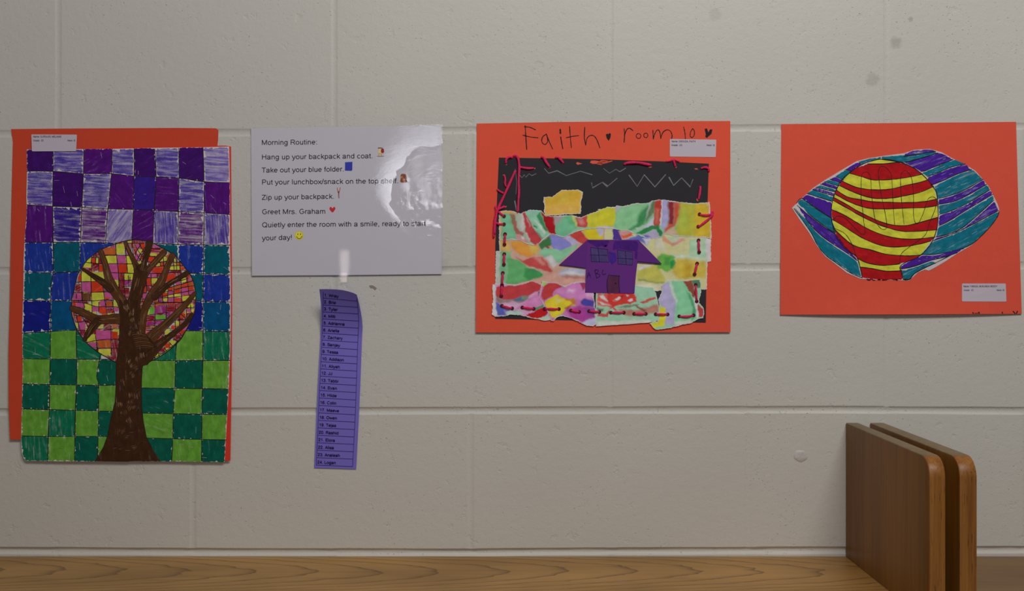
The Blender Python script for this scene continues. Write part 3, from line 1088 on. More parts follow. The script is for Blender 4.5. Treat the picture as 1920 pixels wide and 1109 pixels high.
    cells = [(zA, q) for q in [
        (560, 180, 715, 280, 'O'), (725, 130, 835, 275, 'Y'), (385, 320, 435, 395, 'R'), (440, 325, 478, 395, 'Y'), (482, 330, 545, 400, 'C'),
        (270, 385, 380, 460, 'Y'), (300, 330, 378, 385, 'Y'), (385, 430, 478, 500, 'C'), (485, 425, 540, 510, 'R'), (340, 465, 385, 500, 'C'), (400, 260, 480, 315, 'C'),
        (580, 300, 730, 400, 'Y'), (740, 295, 850, 395, 'P'), (860, 290, 940, 400, 'Y'), (620, 415, 745, 520, 'P'), (755, 420, 870, 530, 'R'), (875, 415, 965, 535, 'Y'),
        (245, 525, 370, 650, 'Y'), (375, 530, 550, 640, 'Y'), (655, 535, 755, 625, 'P'), (758, 540, 835, 740, 'C'), (840, 545, 950, 625, 'Y'), (835, 635, 925, 710, 'M'), (700, 640, 755, 740, 'Y'), (770, 745, 900, 880, 'C'),
        (165, 530, 238, 650, 'R'), (150, 680, 238, 790, 'C'), (245, 665, 372, 790, 'P'), (378, 655, 538, 795, 'R'),
        (115, 815, 242, 910, 'P'), (250, 815, 372, 910, 'N'), (380, 805, 548, 910, 'Y'), (560, 800, 700, 870, 'P'),
        (170, 940, 280, 1000, 'P'), (290, 960, 380, 1050, 'Y'), (385, 925, 478, 985, 'Y'), (490, 925, 575, 985, 'P'), (590, 925, 672, 1000, 'O'),
        (390, 1000, 480, 1065, 'P'), (490, 1005, 582, 1090, 'R'), (590, 1030, 685, 1090, 'C'), (690, 1010, 755, 1070, 'P'),
        (880, 85, 940, 120, 'Y'), (950, 80, 1110, 118, 'C'), (885, 130, 952, 190, 'C'), (965, 200, 1010, 270, 'R'), (1000, 140, 1055, 200, 'P'), (1065, 130, 1120, 200, 'R'), (1030, 205, 1085, 270, 'Y'), (985, 275, 1045, 370, 'P'), (1050, 300, 1100, 350, 'R'), (1010, 380, 1070, 470, 'Y'),
        (1170, 310, 1245, 380, 'R'), (1215, 190, 1330, 215, 'C'), (1205, 222, 1310, 250, 'P'), (1190, 262, 1280, 300, 'Y'), (1235, 140, 1330, 180, 'P'),
        (1230, 455, 1360, 530, 'R'), (1270, 395, 1330, 440, 'Y'), (1340, 370, 1370, 410, 'O'), (1375, 310, 1420, 370, 'Y'), (1420, 280, 1460, 330, 'O'),
        (1520, 340, 1560, 380, 'Y'), (1565, 390, 1600, 430, 'O'), (1520, 395, 1555, 435, 'Y'), (1470, 440, 1600, 490, 'Y'), (1605, 430, 1650, 470, 'O'), (1450, 500, 1620, 528, 'C'), (1400, 550, 1540, 650, 'R'),
        (1145, 610, 1205, 700, 'R'), (1212, 600, 1290, 680, 'Y'), (1190, 545, 1280, 595, 'P'), (1090, 720, 1140, 800, 'R'), (1090, 815, 1142, 890, 'P'), (1145, 730, 1190, 790, 'C'),
        (1440, 730, 1512, 780, 'R'), (1525, 700, 1618, 762, 'O'), (1625, 680, 1712, 740, 'R'), (1720, 650, 1785, 712, 'O'), (1690, 560, 1745, 610, 'R'), (1620, 600, 1690, 660, 'Y'), (1700, 615, 1770, 650, 'P'), (1540, 655, 1612, 700, 'P'),
        (1360, 810, 1432, 860, 'R'), (1440, 790, 1515, 832, 'P'), (1525, 765, 1618, 815, 'R'), (1630, 740, 1712, 790, 'P'), (1725, 725, 1790, 770, 'R'), (1440, 840, 1515, 875, 'Y'), (1525, 825, 1618, 870, 'Y'), (1630, 798, 1720, 835, 'P'), (1728, 780, 1790, 830, 'P'),
        (1440, 882, 1518, 938, 'P'), (1530, 880, 1625, 932, 'R'), (1640, 850, 1730, 920, 'Y'), (1368, 870, 1432, 920, 'Y'), (1300, 880, 1360, 920, 'P'), (1190, 945, 1262, 990, 'C'), (1390, 770, 1435, 805, 'Y'),
    ]] + [(zB, q) for q in [
        (1268, 52, 1400, 92, 'O'), (1190, 120, 1250, 215, 'G'), (1275, 118, 1410, 200, 'M'), (1425, 92, 1545, 182, 'C'), (1150, 240, 1248, 300, 'C'), (1268, 230, 1405, 295, 'G'), (1150, 322, 1250, 375, 'M'), (1256, 312, 1370, 372, 'M'),
        (1150, 398, 1290, 425, 'C'), (1150, 450, 1230, 500, 'P'), (1040, 105, 1105, 185, 'O'), (1040, 60, 1120, 95, 'C'), (1550, 60, 1620, 110, 'C'), (1720, 80, 1790, 130, 'Y'), (1695, 148, 1750, 192, 'P'), (1757, 140, 1800, 190, 'Y'), (1610, 210, 1682, 270, 'R'), (1690, 200, 1760, 250, 'C'),
        (1540, 320, 1592, 375, 'Y'), (1485, 372, 1535, 432, 'R'), (1600, 300, 1655, 345, 'C'), (1440, 455, 1490, 500, 'Y'), (1380, 520, 1440, 570, 'C'), (1550, 230, 1600, 290, 'C'),
        (1400, 625, 1478, 692, 'R'), (1308, 690, 1402, 765, 'C'), (1245, 750, 1308, 815, 'Y'), (1170, 798, 1242, 855, 'R'), (1468, 578, 1545, 640, 'Y'), (1540, 500, 1620, 565, 'C'), (1605, 438, 1685, 505, 'R'), (1640, 400, 1700, 440, 'P'),
        (175, 240, 238, 315, 'R'), (205, 335, 300, 430, 'P'), (295, 300, 385, 350, 'C'), (225, 440, 300, 510, 'C'), (125, 190, 170, 240, 'C'), (310, 360, 370, 400, 'P'),
        (450, 450, 655, 575, 'P'), (660, 458, 740, 552, 'R'), (330, 500, 438, 605, 'Y'), (340, 608, 445, 682, 'P'), (475, 585, 655, 688, 'O'), (672, 570, 745, 825, 'C'), (475, 698, 650, 795, 'Y'), (575, 400, 650, 440, 'C'),
    ]]
    gy = 449.0
    while gy < 682:
        hh = rng.uniform(10, 17)
        gx = 133.0
        while gx < 367:
            ww = rng.uniform(9, 16)
            kd = rng.choice('YYPPROCCCWWMR')
            p = clip([(gx, gy + rng.uniform(-1.5, 1.5)), (gx + ww, gy + rng.uniform(-1.5, 1.5)), (gx + ww, gy + hh), (gx, gy + hh)], crown)
            if len(p) > 2:
                if kd != 'W':
                    b.fill(p, 5, K[kd][:3] + (0.56,), rng.choice([0.1, 1.4, -0.6]), 0.2, 1.0, 1.6)
                b.line(p + [p[0]], 0.7, 5.5, BLACK, jit=0.3)
            gx += ww
        gy += hh
    for z, (x0, y0, x1, y1, kd) in cells:
        q = [(x0, y0 + rng.uniform(-4, 4)), (x1, y0 + rng.uniform(-6, 3)), (x1 + rng.uniform(-5, 5), y1), (x0 + rng.uniform(-5, 5), y1 + rng.uniform(-4, 4))]
        p = clip(z(q), crown)
        if len(p) < 3:
            continue
        cov = {'C': 0.56, 'N': 0.62, 'M': 0.6}.get(kd, 0.66)
        b.fill([((q[0] - sum(t[0] for t in p) / len(p)) * 1.1 + sum(t[0] for t in p) / len(p), (q[1] - sum(t[1] for t in p) / len(p)) * 1.12 + sum(t[1] for t in p) / len(p)) for q in p] if min(-sdist(crown, p)) > 2 else p, 5.8, K[kd][:3] + (cov,), rng.choice([0.1, 1.4, -0.6]), 0.0, 0.8, 1.6)
    # crown grid lines
    def cl(z, pts, w=1.3):
        q = z(pts)
        q = [p for p in smooth(q, n=3)]
        ins = sdist(crown, q) < 0.5
        run = []
        for p, ok in zip(q, ins):
            if ok:
                run.append(p)
            else:
                if len(run) > 1:
                    b.line(run, w, 7, BLACK, jit=0.3)
                run = []
        if len(run) > 1:
            b.line(run, w, 7, BLACK, jit=0.3)
    for pts in [
        [(715, 140), (725, 280), (740, 400), (755, 540), (765, 740), (790, 880)], [(850, 190), (860, 290), (870, 420), (885, 540)], [(555, 285), (730, 288), (930, 290)], [(590, 405), (750, 405), (960, 410)],
        [(620, 528), (750, 532), (960, 540)], [(300, 385), (380, 395), (560, 410)], [(380, 320), (380, 510)], [(440, 320), (438, 400)], [(480, 330), (482, 520)], [(330, 315), (500, 320)],
        [(170, 660), (240, 655), (375, 652), (560, 640)], [(240, 510), (240, 660), (245, 800), (255, 915), (290, 1010)], [(370, 580), (375, 660), (378, 800), (385, 930), (390, 1080)], [(130, 805), (245, 803), (380, 803), (545, 795), (680, 800)],
        [(545, 640), (540, 720), (550, 800), (565, 915), (580, 1000), (590, 1100)], [(110, 915), (250, 915), (380, 920), (570, 905), (690, 915)], [(485, 940), (482, 1080)], [(670, 920), (680, 1000), (695, 1090)], [(120, 935), (290, 950), (390, 985), (480, 1000), (680, 1000), (750, 1010)],
        [(830, 540), (835, 740), (845, 860)], [(890, 570), (895, 720)], [(915, 590), (910, 640)], [(760, 640), (930, 630)], [(800, 720), (930, 720)], [(170, 820), (172, 885)],
        [(945, 80), (950, 190), (965, 290), (1010, 430)], [(880, 122), (1110, 122)], [(980, 140), (1050, 260), (1110, 330)], [(1040, 130), (1110, 240)], [(1060, 140), (1000, 240), (985, 290)], [(1115, 180), (1040, 300), (1000, 390)], [(965, 200), (1020, 300), (1090, 390)], [(1095, 260), (1040, 370)],
        [(1200, 185), (1330, 200)], [(1190, 225), (1330, 240)], [(1180, 300), (1270, 310)], [(1160, 380), (1250, 390)], [(1330, 380), (1335, 440)], [(1270, 400), (1420, 370)], [(1240, 450), (1400, 430)], [(1375, 310), (1380, 440)],
        [(1520, 330), (1525, 490)], [(1555, 330), (1560, 490)], [(1605, 380), (1608, 500)], [(1500, 385), (1650, 385)], [(1480, 435), (1640, 430)], [(1430, 495), (1640, 495)], [(1450, 530), (1610, 525)],
        [(1140, 600), (1300, 600)], [(1205, 540), (1208, 720)], [(1140, 540), (1345, 540)], [(1090, 710), (1240, 712)], [(1140, 620), (1145, 800)], [(1080, 810), (1170, 812)], [(1085, 720), (1085, 930)],
        [(1440, 720), (1437, 950)], [(1520, 660), (1522, 950)], [(1620, 590), (1628, 940)], [(1695, 550), (1715, 680), (1728, 830)], [(1360, 800), (1370, 940)], [(1310, 820), (1310, 930)],
        [(1540, 660), (1790, 590)], [(1440, 740), (1620, 690), (1790, 640)], [(1390, 800), (1520, 765), (1720, 720), (1800, 712)], [(1350, 860), (1520, 825), (1720, 785), (1800, 770)], [(1290, 880), (1440, 875), (1625, 855), (1800, 830)], [(1050, 930), (1300, 940), (1640, 940), (1800, 935)],
    ]:
        cl(zA, pts)
    for pts in [
        [(1140, 100), (1270, 70), (1450, 60), (1640, 55)], [(1260, 60), (1262, 200), (1255, 420)], [(1415, 80), (1415, 270)], [(1545, 80), (1550, 190)], [(1150, 235), (1270, 215), (1440, 195)], [(1140, 310), (1260, 300), (1420, 290)], [(1140, 385), (1330, 380)], [(1140, 440), (1260, 440)], [(1040, 100), (1120, 100)], [(1030, 230), (1070, 240)],
        [(1700, 130), (1800, 125)], [(1750, 80), (1760, 200)], [(1690, 150), (1700, 260)], [(1600, 200), (1700, 290)], [(1540, 300), (1680, 290)], [(1600, 230), (1600, 400)], [(1540, 300), (1540, 420)], [(1480, 440), (1600, 440)],
        [(1240, 770), (1260, 840)], [(1300, 720), (1320, 810)], [(1390, 680), (1430, 750)], [(1460, 610), (1510, 670)], [(1530, 560), (1570, 600)], [(1600, 480), (1640, 530)], [(1180, 850), (1300, 800), (1450, 700), (1580, 590), (1690, 440)],
        [(430, 490), (445, 580), (465, 725)], [(320, 610), (460, 580), (650, 565), (760, 565)], [(650, 380), (650, 560), (655, 700), (665, 820)], [(470, 690), (650, 688), (745, 690)], [(440, 712), (475, 695)], [(550, 440), (700, 420)],
        [(140, 235), (240, 240)], [(165, 200), (205, 380), (240, 480)], [(240, 240), (300, 330), (340, 410)], [(170, 330), (390, 310)], [(200, 440), (320, 440)], [(280, 300), (380, 350)],
    ]:
        cl(zB, pts)
    b.line(crown + [crown[0]], 1.5, 9, BLACK, jit=0.25)

    # ---- trunk and branches
    def br(z, pts):
        p = z([(x, y) for x, y, w in pts])
        w = [w / 7.385 for _, _, w in pts]
        c = smooth([(x, y) for x, y in p], n=4)
        ww = list(np.interp(np.arange(len(c)), np.arange(len(p)) * 4, w))
        return c, ww
    brs = [
        br(zA, [(505, 232, 56), (545, 330, 66), (575, 430, 74), (605, 560, 96), (650, 690, 130), (730, 820, 130), (800, 920, 130), (850, 1040, 170)]),
        br(zA, [(258, 478, 26), (400, 570, 56), (550, 670, 84), (650, 760, 100)]),
        br(zA, [(850, 112, 44), (905, 240, 46), (965, 360, 58), (1010, 460, 84), (1040, 560, 120)]),
        br(zA, [(1180, 122, 92), (1150, 260, 76), (1115, 380, 64), (1090, 470, 90), (1070, 560, 130)]),
        br(zA, [(1388, 245, 74), (1300, 340, 76), (1215, 430, 70), (1140, 510, 100), (1070, 600, 150)]),
        br(zA, [(1075, 500, 190), (1055, 580, 190), (1030, 700, 178), (1000, 820, 170), (965, 960, 170), (950, 1108, 240)]),
        br(zA, [(1500, 292, 74), (1440, 420, 72), (1395, 540, 80), (1330, 680, 110), (1250, 790, 120), (1180, 900, 110), (1125, 1020, 96), (1100, 1130, 90), (1085, 1280, 84), (1072, 1400, 90)]),
        br(zA, [(1705, 532, 62), (1580, 610, 58), (1450, 690, 62), (1350, 770, 84), (1250, 860, 100)]),
        br(zB, [(1808, -70, 46), (1740, 20, 62), (1620, 150, 78), (1480, 290, 96), (1350, 410, 110), (1230, 520, 150), (1120, 640, 240)]),
        br(zB, [(1768, 222, 44), (1690, 340, 60), (1560, 450, 62), (1430, 550, 76), (1310, 640, 120), (1200, 730, 190), (1090, 800, 260)]),
        br(zB, [(118, 140, 72), (240, 185, 90), (360, 245, 96), (470, 290, 110), (600, 290, 112), (720, 280, 130), (850, 300, 180)]),
        br(zB, [(283, 568, 44), (340, 480, 76), (400, 390, 110), (470, 310, 120)]),
    ]
    trunk = zB([(760, 20), (775, 300), (770, 480), (765, 600), (748, 760), (728, 880)]) + [(218, 700), (218, 718), (216, 754), (208, 786), (202, 818), (194, 840), (178, 864.5), (240, 865.4), (300, 864.6), (284, 840), (274, 820), (268, 789), (265, 758), (265, 717), (266.5, 690)] + zB([(1100, 905), (1130, 855), (1240, 760), (1305, 690), (1200, 560), (1120, 480), (1040, 460), (1035, 300), (1020, 20)])
    BR = [C(74, 44, 20), C(56, 32, 14), C(64, 38, 18), C(88, 60, 34)]
    for c, w in brs:
        b.line(c, [q + 1.7 for q in w], 11, BLACK, jit=0.03)
    b.line(trunk[:14], 1.8, 11, BLACK)
    b.line(trunk[15:23], 1.8, 11, BLACK)
    for i, (c, w) in enumerate(brs):
        b.line(c, w, 12 + 0.02 * i, BR[i % 2][:3] + (0.66,), 'marker', jit=0.02)
    b.poly(trunk, 13, 'marker', C(52, 29, 13)[:3] + (0.68,), 1.5)
    # lighter and darker marker strokes over the bark
    for _ in range(46):
        y = rng.uniform(575, 855)
        xl = ip([560, 620, 690, 755, 800, 840, 864], [224, 226, 219, 217, 207, 196, 182], y)
        xr = ip([560, 620, 640, 690, 755, 790, 820, 864], [256, 262, 286, 266, 264, 267, 273, 296], y)
        x = rng.uniform(xl + 4, xr - 4)
        a = rng.uniform(1.25, 1.85) if y < 680 else (rng.uniform(-0.3, 0.3) if y > 812 else rng.choice([rng.uniform(0.7, 1.2), rng.uniform(1.9, 2.5), 1.5]))
        light = rng.random() < (0.6 if y < 780 else 0.35)
        c = rng.choice([C(104, 74, 46), C(88, 58, 34), C(120, 92, 64)]) if light else C(34, 18, 8)
        nx, ny = -math.sin(a), math.cos(a)
        for k in range(rng.randint(3, 7)):
            o = (k - 3) * rng.uniform(1.3, 2.1)
            L = rng.uniform(4, 11)
            cx_, cy_ = x + nx * o + rng.uniform(-1, 1), y + ny * o + rng.uniform(-1, 1)
            dx, dy = L * math.cos(a) * 0.5, L * math.sin(a) * 0.5
            if cx_ - abs(dx) > xl + 2.5 and cx_ + abs(dx) < xr - 2.5 and cy_ + abs(dy) < 863:
                b.line([(cx_ - dx, cy_ - dy), (cx_ + nx * 0.5, cy_ + ny * 0.5), (cx_ + dx, cy_ + dy)], rng.uniform(0.5, 1.2), 14, c[:3] + (0.6,), 'marker', taper=True)
    for c, w in brs:
        for _ in range(7):
            i = rng.randrange(2, len(c) - 6)
            o = rng.uniform(-0.3, 0.3) * w[i]
            light = rng.random() < 0.6
            b.line([(p[0] + o, p[1] + o * 0.3) for p in c[i:i + 5]], rng.uniform(0.5, 1.2), 14, C(112, 82, 52) if light else C(36, 20, 8), taper=True)
    for k in range(9):                                # knot
        y = 623 + k * 3.6
        b.line(smooth([(246 + k * 1.2, y + 2), (258 + k * 2, y), (272 + k * 2.2, y + 3)]), 0.8, 14, C(112, 76, 46) if k % 2 else C(86, 56, 30), taper=True)
    b.build('drawing_sheet', root, org)
    # sticker
    sticker(root, org, hf, B0 + 0.0022, [(58.7, 252.2), (59.8, 284), (142.7, 283.6), (144.3, 252.6)],
            [('Name: GURGUIS, MELANIE', 62.3, 257.9, 115, 258), ('Grade:  03', 62.5, 265.2, 81.4, 265.3), ('Hmrm: 10', 126.7, 265.2, 141, 265.4)], 9)


build_tree()


# ------------------------------------------------------------------ laminated notice
def build_notice():
    rng = random.Random(31)
    hf = lambda x, y: 0.0008 + 0.0016 * max(0.0, (y - 237) / 280.0)
    org = at(650, 517, 0)
    root = empty('routine_notice', org)
    tag(root, 'white laminated notice listing a morning routine in black type, with a glossy glare', 'notice')
    b = MB(0.0004, hf, 3)
    out = [(470.6, 240.6), (472.4, 517.4), (650, 516.2), (828.6, 514.2), (828, 400), (827.2, 235.6), (650, 237.6)]
    b.sheet(out, 'print', C(163, 160, 167), 0.0002)
    T = C(32, 30, 36)
    for s, x0, y0, x1, y1 in [
        ('Morning Routine:', 491, 272, 594.6, 271.0), ('Hang up your backpack and coat.', 491.2, 299.4, 698.6, 296.9),
        ('Take out your blue folder.', 491.4, 323.9, 644.6, 321.7), ('Put your lunchbox/snack on the top shelf.', 491.4, 346.4, 746.6, 343.9),
        ('Zip up your backpack.', 491.4, 375, 626.4, 372.8), ('Greet Mrs. Graham', 491.8, 402, 609.8, 401),
        ('Quietly enter the room with a smile, ready to start', 491.8, 426.6, 797.4, 423.6), ('your day!', 492, 451.2, 547.4, 449.6)]:
        b.text(s, x0, y0, x1, y1, 9.3, 1, T)
    z = Z(640, 230, 6.933)
    # small coloured pictures beside the lines
    P = lambda pts, c, l=1: b.poly(z(pts), l, 'line', c)
    P([(462, 438), (462, 446), (556, 442), (556, 434)], C(96, 92, 90))
    P([(478, 326), (474, 338), (545, 336), (540, 326)], C(58, 46, 40), 2)
    P([(490, 338), (486, 366), (520, 366), (524, 338)], C(196, 160, 120), 2)
    P([(484, 364), (484, 400), (522, 400), (522, 364)], C(196, 170, 110), 2)
    P([(482, 398), (476, 432), (494, 434), (500, 404), (510, 404), (514, 434), (530, 432), (522, 398)], C(176, 140, 84), 2)
    P(smooth([(522, 342), (548, 340), (556, 370), (548, 394), (524, 396), (514, 370)], True), C(132, 32, 36), 3)
    P([(48, 516), (47, 626), (130, 629), (143, 618), (144, 510)], C(42, 50, 142))
    P(smooth([(770, 682), (790, 668), (830, 668), (850, 700), (848, 740), (856, 772), (830, 784), (790, 782), (766, 770), (770, 730)], True), C(120, 70, 46))
    for x, y, r, c in [(800, 770, 13, C(168, 44, 30)), (838, 764, 14, C(72, 40, 34)), (785, 710, 10, C(160, 104, 66)), (822, 700, 9, C(84, 44, 30)), (812, 735, 11, C(150, 90, 58)), (778, 752, 9, C(92, 50, 34)), (836, 728, 7, C(140, 60, 40))]:
        b.dot(640 + x / 6.933, 230 + y / 6.933, r / 6.933, 2, c)
    z = Z(460, 220, 3.465)
    b.line(z([(597, 460), (603, 490)]), 1.3, 2, C(150, 50, 44))
    b.line(z([(617, 458), (609, 490)]), 1.3, 2, C(150, 60, 50))
    b.line(z([(606, 482), (607, 508), (608, 526)]), 2.4, 2, C(112, 36, 34), taper=True)
    b.line(z([(607, 500), (609, 516)]), 1.0, 3, C(120, 116, 116))
    b.poly(z(smooth([(566, 592), (576, 582), (585, 590), (582, 602), (566, 619), (549, 603), (547, 590), (556, 582)], True)), 1, 'line', C(172, 34, 34))
    b.dot(561, 442, 8.2, 1, C(186, 160, 38), n=24)
    b.dot(560.6, 441.4, 6.6, 2, C(206, 188, 52), n=24)
    for x in (558.4, 563.4):
        b.dot(x, 439.4, 0.75, 3, C(40, 30, 20), ry=1.7)
    b.line(smooth([(556, 443.5), (558.4, 446.8), (561.4, 447.8), (564.2, 446.4), (566.2, 443)]), 1.0, 3, C(70, 46, 20))
    b.build('printed_sheet', root, org)
    # laminating film, a little larger than the sheet
    f = MB(0.0007, hf, 4)
    big = [(468.6, 238.6), (470.4, 519.6), (650, 518.4), (831, 516.2), (830.4, 400), (829.8, 233.4), (650, 235.4)]
    # the film bellies out towards its free corner
    hb = lambda x, y: hf(x, y) + 0.00025 * math.sin(max(0, min(1, (x - 470) / 360)) * math.pi) * math.sin(max(0, min(1, (y - 236) / 280)) * math.pi)
    f.hfun = hb
    f.cdt(rough(big, 20, 0, rng), 3, 'film', (1, 1, 1, 1), 14.0, 0.1)
    tag(f.build('laminating_film', root, org), 'clear shiny film over the printed sheet')
    for pts in ([(636.5, 512), (636.5, 529.5), (650.5, 529.5), (650.5, 512)], [(826, 486), (825.6, 508), (840, 508.5), (841, 486)]):
        t = MB(0.0012, hf, 5)
        t.cdt(pts, 0, 'film', (1, 1, 1, 1), 8.0)
        t.build('clear_tape', root, org)


build_notice()


# ------------------------------------------------------------------ purple strip of names
def build_names():
    z = Z(560, 520, 2.919)
    L = z([(113, 66), (118, 110), (121.5, 150), (122.5, 200), (122, 250), (119.5, 320), (116, 400), (105, 600), (95, 830), (85, 1045)])
    R = z([(318, 96), (331, 145), (340, 190), (347, 235), (350, 275), (347.5, 320), (344.5, 400), (337, 600), (328, 800), (315, 1052)])
    xl = lambda y: ip([p[1] for p in L], [p[0] for p in L], y)
    xr = lambda y: ip([p[1] for p in R], [p[0] for p in R], y)
    top = z([(113, 66), (155, 65.5), (200, 67), (240, 71), (275, 79), (300, 87), (318, 96)])
    ytop = lambda x: ip([p[0] for p in top], [p[1] for p in top], x)

    def hf(x, y):
        u = (x - 600) / 70.0
        t = max(0.0, (636 - y) / 93.0)
        lift = 0.030 * t ** 1.7 * (1.0 + 0.25 * max(0, u))
        return 0.0012 + lift + 0.0012 * (math.sin(max(0, min(1, (y - 600) / 280)) * math.pi))
    org = at(630, 880, 0)
    b = MB(0.0003, hf, 4)
    PUR = C(98, 88, 162)
    out = top[:-1] + R + L[:0:-1]
    # resample the outline finely so the curl stays smooth
    out = rough(out, 5, 0, random.Random(1))
    if sum(out[i][0] * out[(i + 1) % len(out)][1] - out[(i + 1) % len(out)][0] * out[i][1] for i in range(len(out))) > 0:
        out = out[::-1]
    b.sheet(out, 'print', PUR, 0.0002, 0.0, 5.0)
    names = 'Wray Brie Tyler Milli Adrianna Arielle Zachary Sanjay Tessa Addison Aliyah JJ Tabbi Evan Hilde Colin Maeve Owen Tejas Rashid Elora Alisa Analeah Logan'.split()
    tl = z([(135, 82), (134, 130), (133, 170), (131, 250), (125, 400), (113, 660), (97, 1030)])
    tr = z([(318, 112), (323, 150), (329, 240), (326, 300), (319, 500), (308, 800), (295, 1037)])
    fl = lambda y: ip([p[1] for p in tl], [p[0] for p in tl], y)
    fr = lambda y: ip([p[1] for p in tr], [p[0] for p in tr], y)
    LN = C(38, 30, 96)
    TX = C(30, 20, 62)
    yl = lambda i: ip([0, 1, 2, 3, 7, 14, 24], [546.6, 559.2, 572, 585, 638.0, 732.5, 872.6], i)
    yr = lambda i: ip([0, 1, 2, 3, 7, 14, 24], [557, 565, 576.6, 589, 642.4, 736.5, 875.4], i)
    def row(i, n=8, a=0.0, e=1.0):
        x0, x1 = fl(yl(i)), fr(yr(i))
        return [(x0 + (x1 - x0) * t, yl(i) + (yr(i) - yl(i)) * (t ** (1.8 if i < 1 else 1.0))) for t in np.linspace(a, e, n)]
    for i in range(1, 25):
        b.line(row(i), 0.85, 8, LN, jit=0.0)
    for f, y0, y1 in ((fl, 548, 872.6), (fr, 560, 875.4)):
        b.line([(f(y), y) for y in np.linspace(y0, y1, 40)], 0.85, 8, LN, jit=0.0)
    for i, nm in enumerate(names):
        s = '%d. %s' % (i + 1, nm)
        yb0, yb1 = yl(i + 1) - 3.1, yr(i + 1) - 3.1
        x0 = fl(yb0) + 2.2
        wpx = (text_units(s) - 140) * 5.3 / 716 * 1.06
        sl = (yb1 - yb0) / 66.0
        b.text(s, x0, yb0 + 0.1, x0 + wpx, yb0 + 0.1 + sl * wpx, 5.3, 8, TX, bold=True)
    ob = b.build('name_list_strip', None, org)
    tag(ob, 'narrow purple paper strip of printed first names, curling off the wall at its top', 'paper strip')


build_names()


# ------------------------------------------------------------------ collage picture
PATCH = {}


